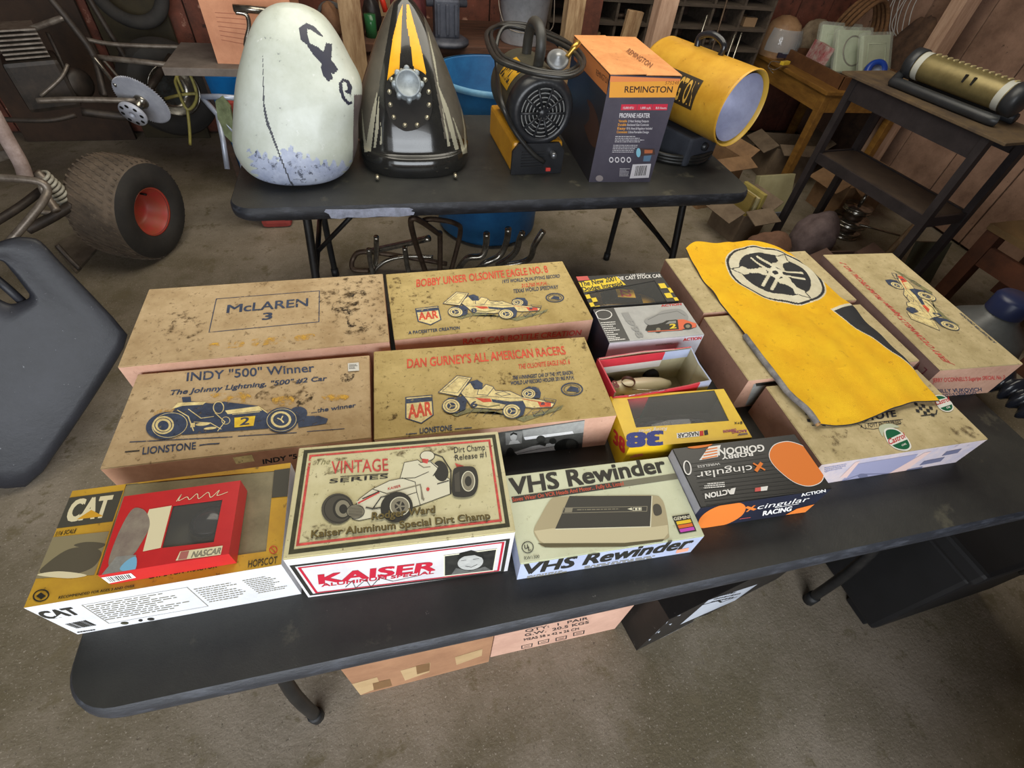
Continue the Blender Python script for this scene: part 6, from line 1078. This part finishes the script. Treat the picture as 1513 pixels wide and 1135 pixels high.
for k, (x_, y_, rz, lab) in enumerate(((3.56, 3.10, -8, 'bagged white panel at the back of the tray pile'), (3.60, 3.00, 4, 'bagged panel with a round opening in the middle of the tray pile'), (3.70, 2.90, 12, 'bagged square pale panel on top of the tray pile'))):
    t = thing('bagged_part', lab, 'package', (x_, y_, tz + .012), R(rz), 'bagged parts in the wooden tray'); rt_ = Matrix.Rotation(R(58), 3, 'X')
    b = MB(); b.box((0, 0, .115), (.27, .24, .026), padm, rt_, .006); b.build('panel', t); b = MB(); b.box((0, 0, .118), (.30, .27, .042), mat('clear_bag_film', S(220, 226, 214), r=.12, alpha=.25, bump=.8, bs=40), rt_, .014); b.build('plastic_bag', t)
    b = MB(); nn = rt_ @ Vector((0, 0, 1)); cp = Vector((0, 0, .115)) + nn * .014
    if k == 1: b.tube([cp + rt_ @ Vector((.085 * math.cos(a), .085 * math.sin(a), 0)) for a in [2 * math.pi * i / 28 for i in range(28)]], .005, dullsteel, 6, True)
    else: b.tube([cp + rt_ @ Vector((x2, y2, 0)) for x2, y2 in ((-.09, -.07), (.09, -.07), (.09, .07), (-.09, .07))], .004, padm, 6, True)
    b.build('raised_rim', t)
t = thing('tape_roll', 'blue roll of tape leaning on the bagged panels', 'tape', (3.60, 2.74, tz + .012)); axr = Vector((-.35, -.8, .45)).normalized(); b = MB(); b.lathe([(.032, -.025), (.062, -.025), (.066, 0), (.062, .025), (.032, .025), (.032, -.025)], flat('blue_tape', (30, 70, 170), .35), (0, 0, .075), axr, 30); b.build('tape_wound', t); b = MB(); b.lathe([(.032, -.022), (.032, .0), (0, .0)], flat('silver_core', (150, 160, 180), .3), (0, 0, .075), -axr, 24); b.build('core', t)
t = thing('rope_basket', 'brown rope coil arching behind the bagged panels', 'rope', (3.74, 3.17, tz + .075)); rope = mat('brown_rope', S(128, 90, 56), S(84, 58, 36), r=.9, sc=60, bump=.8, bs=120)
for k in range(4): b = MB(); b.tube([(.15 * math.cos(a), .04 * k - .06 + .03 * math.sin(a * 2), .16 + .15 * math.sin(a)) for a in [2 * math.pi * i / 30 for i in range(30)]], .013, rope, 8, True); b.build('rope_turn', t)
rag('work_gloves', 'pile of dirty tan work gloves at the back of the wooden table', (3.62, 3.42, tz), (.11, .06, .13), mat('dirty_glove', S(140, 122, 98), S(96, 80, 64), r=.9, sc=14), 21, 'gloves'); rag('fabric_heap', 'dark brown heap of rope and rags beside the wooden table', (4.02, 2.98, 0), (.09, .20, .60), mat('brown_rags', S(104, 78, 60), S(62, 46, 38), r=.9, sc=12), 22)
t = thing('wire_hank', 'hank of thin white wire hanging on the right wall', 'wire', (XR - .02, 3.25, .86)); wm = mat('white_wire', S(190, 188, 184), r=.5)
for k in range(9): b = MB(); y_ = -.12 + .03 * k; b.tube(bezier([(-.02, y_, .5), (-.05 - .01 * (k % 3), y_ + .05, .22), (-.04, y_ + .02 * (k % 4), .06), (-.03, y_ - .03, .0)], 5), .003, wm, 6); b.build('strand', t)
t = thing('cable_loop', 'thin steel cable loop with a yellow tag on the wooden table', 'cable', at(1142, 98, z=tz + .03)); o0 = t.location
b = MB(); b.tube(bezier([at(a, c, z=tz + zz) - o0 for a, c, zz in ((1135, 98, .02), (1140, 91, .03), (1152, 92, .03), (1158, 95, .02), (1145, 103, .012), (1135, 100, .012), (1142, 108, .01))], 5), .003, dullsteel, 6); b.build('cable', t); b = MB(); p = at(1160, 93, z=tz + .03) - o0; b.box(p, (.075, .028, .02), flat('tag_yellow', (226, 190, 60), .4), Matrix.Rotation(R(20), 3, 'Z'), .003); b.build('tag', t)
# steel cart
cz = .90; cs = mat('dark_cart_steel', S(60, 54, 56), S(44, 40, 42), r=.5, m=.2, sc=10); ctop = mat('grimy_cart_top', S(112, 92, 64), S(66, 54, 46), r=.7, sc=6)
t = thing('steel_cart', 'dark angle iron cart with lower shelf by the right wall', 'cart', (3.075, 1.80, 0), R(6))
b = MB(); b.box((0, 0, cz - .006), (.34, .90, .012), ctop, bev=.002); b.build('top_plate', t)
for sx in (-1, 1):
    for sy in (-1, 1):
        b = MB(); x_, y_ = sx * .14, sy * .365; b.prism([(0, 0), (-sx * .036, 0), (-sx * .036, sy * .004), (-sx * .004, sy * .004 * 1), (-sx * .004, -sy * -.036), (0, sy * .036 * -1 + 0)] if False else [(-.018, -.018), (.018, -.018), (.018, .018), (-.018, .018)], cz - .012, cs, (x_, y_, 0)); b.build('leg', t)
b = MB(); b.box((0, 0, .515), (.27, .72, .010), mat('brown_shelf_board', S(74, 60, 48), S(52, 42, 36), r=.7)); b.build('shelf', t)
for sx in (-1, 1):
    for zz in (.50, cz - .06): b = MB(); b.box((sx * .146, 0, zz), (.012, .74, .05 if zz < .6 else .09), cs); b.build('rail', t)
for sy in (-1, 1): b = MB(); b.box((0, sy * .37, .50), (.28, .012, .05), cs); b.build('end_rail', t)
t = thing('cylinder_heater', 'brass coloured finned cylinder in a black cradle on the steel cart', 'cylinder', (3.09, 1.775, cz), R(100)); cyl = mat('olive_brass_sheet', S(150, 136, 92), S(118, 106, 70), r=.4, m=.5, sc=9); blkc = mat('black_cradle_plastic', S(52, 54, 58), S(38, 40, 42), r=.4)
b = MB(); b.lathe([(.056, -.225), (.056, .225)], cyl, (0, 0, .095), (1, 0, 0), 32); b.build('barrel', t)
for sx in (-1, 1): b = MB(); b.lathe([(.058, 0), (.064, .004), (.064, .045), (.045, .058), (0, .059)], blkc, (sx * .218, 0, .095), (sx, 0, 0), 28); b.build('end_cap', t); b = MB(); b.lathe([(.0575, -.004), (.0580, -.03), (.0575, -.034)], flat('cap_band_white', (190, 190, 180)), (sx * .218, 0, .095), (sx, 0, 0), 28); b.build('band', t)
for pts in ([(-.26, .07, .022), (-.2, .085, .022), (.2, .085, .022), (.25, .07, .022), (.27, 0, .06)], [(-.26, -.07, .022), (.26, -.07, .022)]): b = MB(); b.tube(bezier(pts, 4), .022, blkc); b.build('cradle_rail', t)
for k in range(14): b = MB(); b.box((-.20 + k * .028, .0, .153), (.008, .03, .006), mat('pale_rivet', S(190, 176, 130), r=.4)); b.build('fin', t)
for x_ in (-.02, .02): b = MB(); b.box((x_ - .05, .053, .115), (.008, .012, .03), flat('slot_dark', (24, 22, 20))); b.build('slot', t)
# other things by the right wall
t = thing('wooden_shelf', 'low brown plank shelf on reddish timbers at the far right', 'shelf', (3.72, 1.12, 0), R(4)); rt2 = mat('reddish_timber', S(100, 58, 38), S(68, 40, 28), r=.75, sc=8)
b = MB(); b.box((0, 0, .47), (.62, .62, .03), mat('tan_plank', S(124, 98, 62), S(92, 72, 48), r=.7, sc=5)); b.build('shelf_board', t)
for sx in (-1, 1):
    for sy in (-1, 1): b = MB(); b.box((sx * .27, sy * .27, .228), (.07, .07, .455), rt2); b.build('leg', t)
b = MB(); b.box((0, -.28, .34), (.56, .03, .10), rt2); b.build('crossbeam', t); b = MB(); b.box((-.28, 0, .34), (.03, .56, .10), rt2); b.build('crossbeam', t)
def onfloor(a, c): p = at(a, c, z=0); return p
def open_carton(label, c, rz, w_, d_, h_, M_):
    t = thing('open_carton', label, 'box', (c.x, c.y, 0), R(rz)); b = MB(); b.box((0, 0, .003), (w_, d_, .006), M_)
    for cc, dd in (((0, -d_ / 2, h_ / 2), (w_, .006, h_)), ((0, d_ / 2, h_ / 2), (w_, .006, h_)), ((-w_ / 2, 0, h_ / 2), (.006, d_, h_)), ((w_ / 2, 0, h_ / 2), (.006, d_, h_))): b.box(cc, dd, M_)
    b.build('body', t)
    for cc, dd, rr in (((0, -d_ / 2 - .05, h_ + .012), (w_, .11, .005), (R(18), 0, 0)), ((-w_ / 2 - .05, 0, h_ - .005), (.11, d_, .005), (0, R(-30), 0)), ((w_ / 2 + .04, 0, h_ + .02), (.11, d_, .005), (0, R(-40), 0))): b = MB(); b.box((0, 0, 0), dd, M_); b.build('flap', t, cc, rr)
    return t
tancard = mat('tan_carton', S(150, 116, 82), S(116, 88, 62), r=.85, sc=7); grcard = mat('greyish_carton', S(130, 112, 92), S(98, 82, 66), r=.85, sc=7)
open_carton('open tan carton with raised flaps right of the far table', Vector((2.62, 2.68, 0)), 12, .28, .32, .30, tancard)
open_carton('greyish open carton under the wooden table', Vector((3.45, 2.98, 0)), -8, .34, .30, .24, grcard)
open_carton('low tan carton on the floor behind the book box', Vector((3.62, 2.44, 0)), 5, .36, .26, .22, tancard)
c = onfloor(1135, 335); t = open_carton('small carton holding upright books beside the far table', Vector((2.62, 2.21, 0)), 10, .20, .24, .18, grcard)
for k, (w_, h_, rgb, lab) in enumerate(((.020, .27, (150, 130, 70), 'mustard spined book in the small carton'), (.016, .26, (196, 184, 140), 'thin cream book in the small carton'), (.024, .28, (176, 160, 90), 'yellow backed book in the small carton'))): b = MB(); b.box((0, 0, h_ / 2), (w_, .18, h_), card('book_%d' % k, rgb), bev=.002); tag(b.build('book', None, (2.585 + k * .034, 2.21, .006), (0, 0, R(10))), lab, 'book', 'books in the small carton')
b = MB(); b.box((0, 0, .125), (.28, .045, .25), mat('cream_binder_card', S(176, 168, 130), S(156, 148, 112), r=.6), Matrix.Rotation(R(-22), 3, 'X'), .004); b.box((0, -.04, .018), (.28, .07, .03), mat('grey_binder_edge', S(110, 112, 120), r=.6)); tag(b.build('ring_binder', None, (2.99, 2.42, 0), (0, 0, R(4))), 'cream ring binder propped open beside the book carton', 'binder')
rag('paper_sack', 'crumpled purple grey sack on the floor below the steel cart', Vector((2.98, 1.93, 0)), (.13, .11, .15), mat('purple_grey_sack', S(112, 96, 96), S(80, 66, 66), r=.85, sc=10), 31, 'sack'); rag('paper_sack', 'brown crumpled paper sack beside the cart leg', Vector((2.62, 1.86, 0)), (.13, .10, .11), mat('brown_paper_sack', S(128, 92, 72), S(92, 66, 50), r=.85, sc=10), 32, 'sack')
open_carton('dark brown carton on the floor behind the flag boxes', Vector((2.98, 1.62, 0)), -4, .20, .22, .14, mat('dark_brown_carton', S(104, 78, 66), S(78, 58, 50), r=.85))
p = Vector((3.40, 2.12, 0)); t = thing('pulley_stack', 'stack of bright steel pulleys on the floor below the cart', 'pulley', (p.x, p.y, 0))
for k, (r_, h_) in enumerate(((.10, .04), (.07, .04), (.11, .035), (.06, .05), (.085, .03))): b = MB(); z_ = sum(q[1] for q in ((.10, .04), (.07, .04), (.11, .035), (.06, .05), (.085, .03))[:k]); b.lathe([(0, z_), (r_, z_), (r_, z_ + h_ * .3), (r_ * .86, z_ + h_ * .5), (r_, z_ + h_ * .7), (r_, z_ + h_), (0, z_ + h_)], chrome if k % 2 == 0 else rustpipe, n=28); b.build('pulley', t)
b = MB(); b.tube([(0, 0, .19), (0, 0, .28)], .012, chrome); b.build('shaft', t); b = MB(); b.tube([(-.02, -.10, .12), (.25, -.18, .08)], .006, chrome); b.build('rod', t)
rodthing('wood_stick', 'pale wooden stick leaning below the steel cart', (3.45, 1.80, .02), (3.60, 1.84, .36), .018, stud, 'stick')
b = MB(); b.box((0, 0, .12), (.22, .02, .24), mat('grey_green_panel', S(104, 104, 84), S(80, 80, 64), r=.6), Matrix.Rotation(R(-15), 3, 'X')); tag(b.build('sheet_panel', None, (3.48, 1.60, .0), (0, 0, R(-6))), 'grey green panel leaning below the steel cart', 'panel')
rag('shop_rag', 'pale tan rag on the floor behind the end-on carton', Vector((3.05, 1.12, 0)), (.10, .09, .09), mat('pale_tan_rag', S(140, 118, 88), S(104, 86, 64), r=.9, sc=10), 41)
t = thing('plastic_jug', 'grey jug with dark blue cap at the right edge', 'jug', (2.88, .84, 0)); jg = mat('smoky_grey_plastic', S(104, 106, 106), S(80, 82, 82), r=.35, sc=5); b = MB(); b.lathe([(0, 0), (.15, 0), (.16, .02), (.16, .30), (.14, .36), (.07, .42), (.06, .45), (0, .45)], jg, n=36); b.build('body', t); b = MB(); b.lathe([(.068, .44), (.07, .50), (.06, .515), (0, .516)], flat('navy_cap', (40, 48, 82), .35), n=28); b.build('cap', t)
t = thing('corrugated_hose', 'black corrugated hose arching beyond the right table end', 'hose', (2.16, .30, 0)); bh = mat('glossy_black_hose', S(24, 25, 30), S(36, 38, 46), r=.22)
pts = bezier([(-.06, .40, .05), (-.06, .37, .36), (-.04, .26, .56), (.0, .10, .625), (.0, -.05, .62), (.03, -.18, .60), (.10, -.30, .53)], 26); b = MB(); b.tube(pts, [.034 + .009 * math.sin(i * 1.05) for i in range(len(pts))], bh, 16); b.build('hose_wall', t); b = MB(); b.lathe([(.040, 0), (.052, .01), (.052, .03), (.04, .04)], bh, pts[0], pts[1] - pts[0], 20); b.build('end_cuff', t)
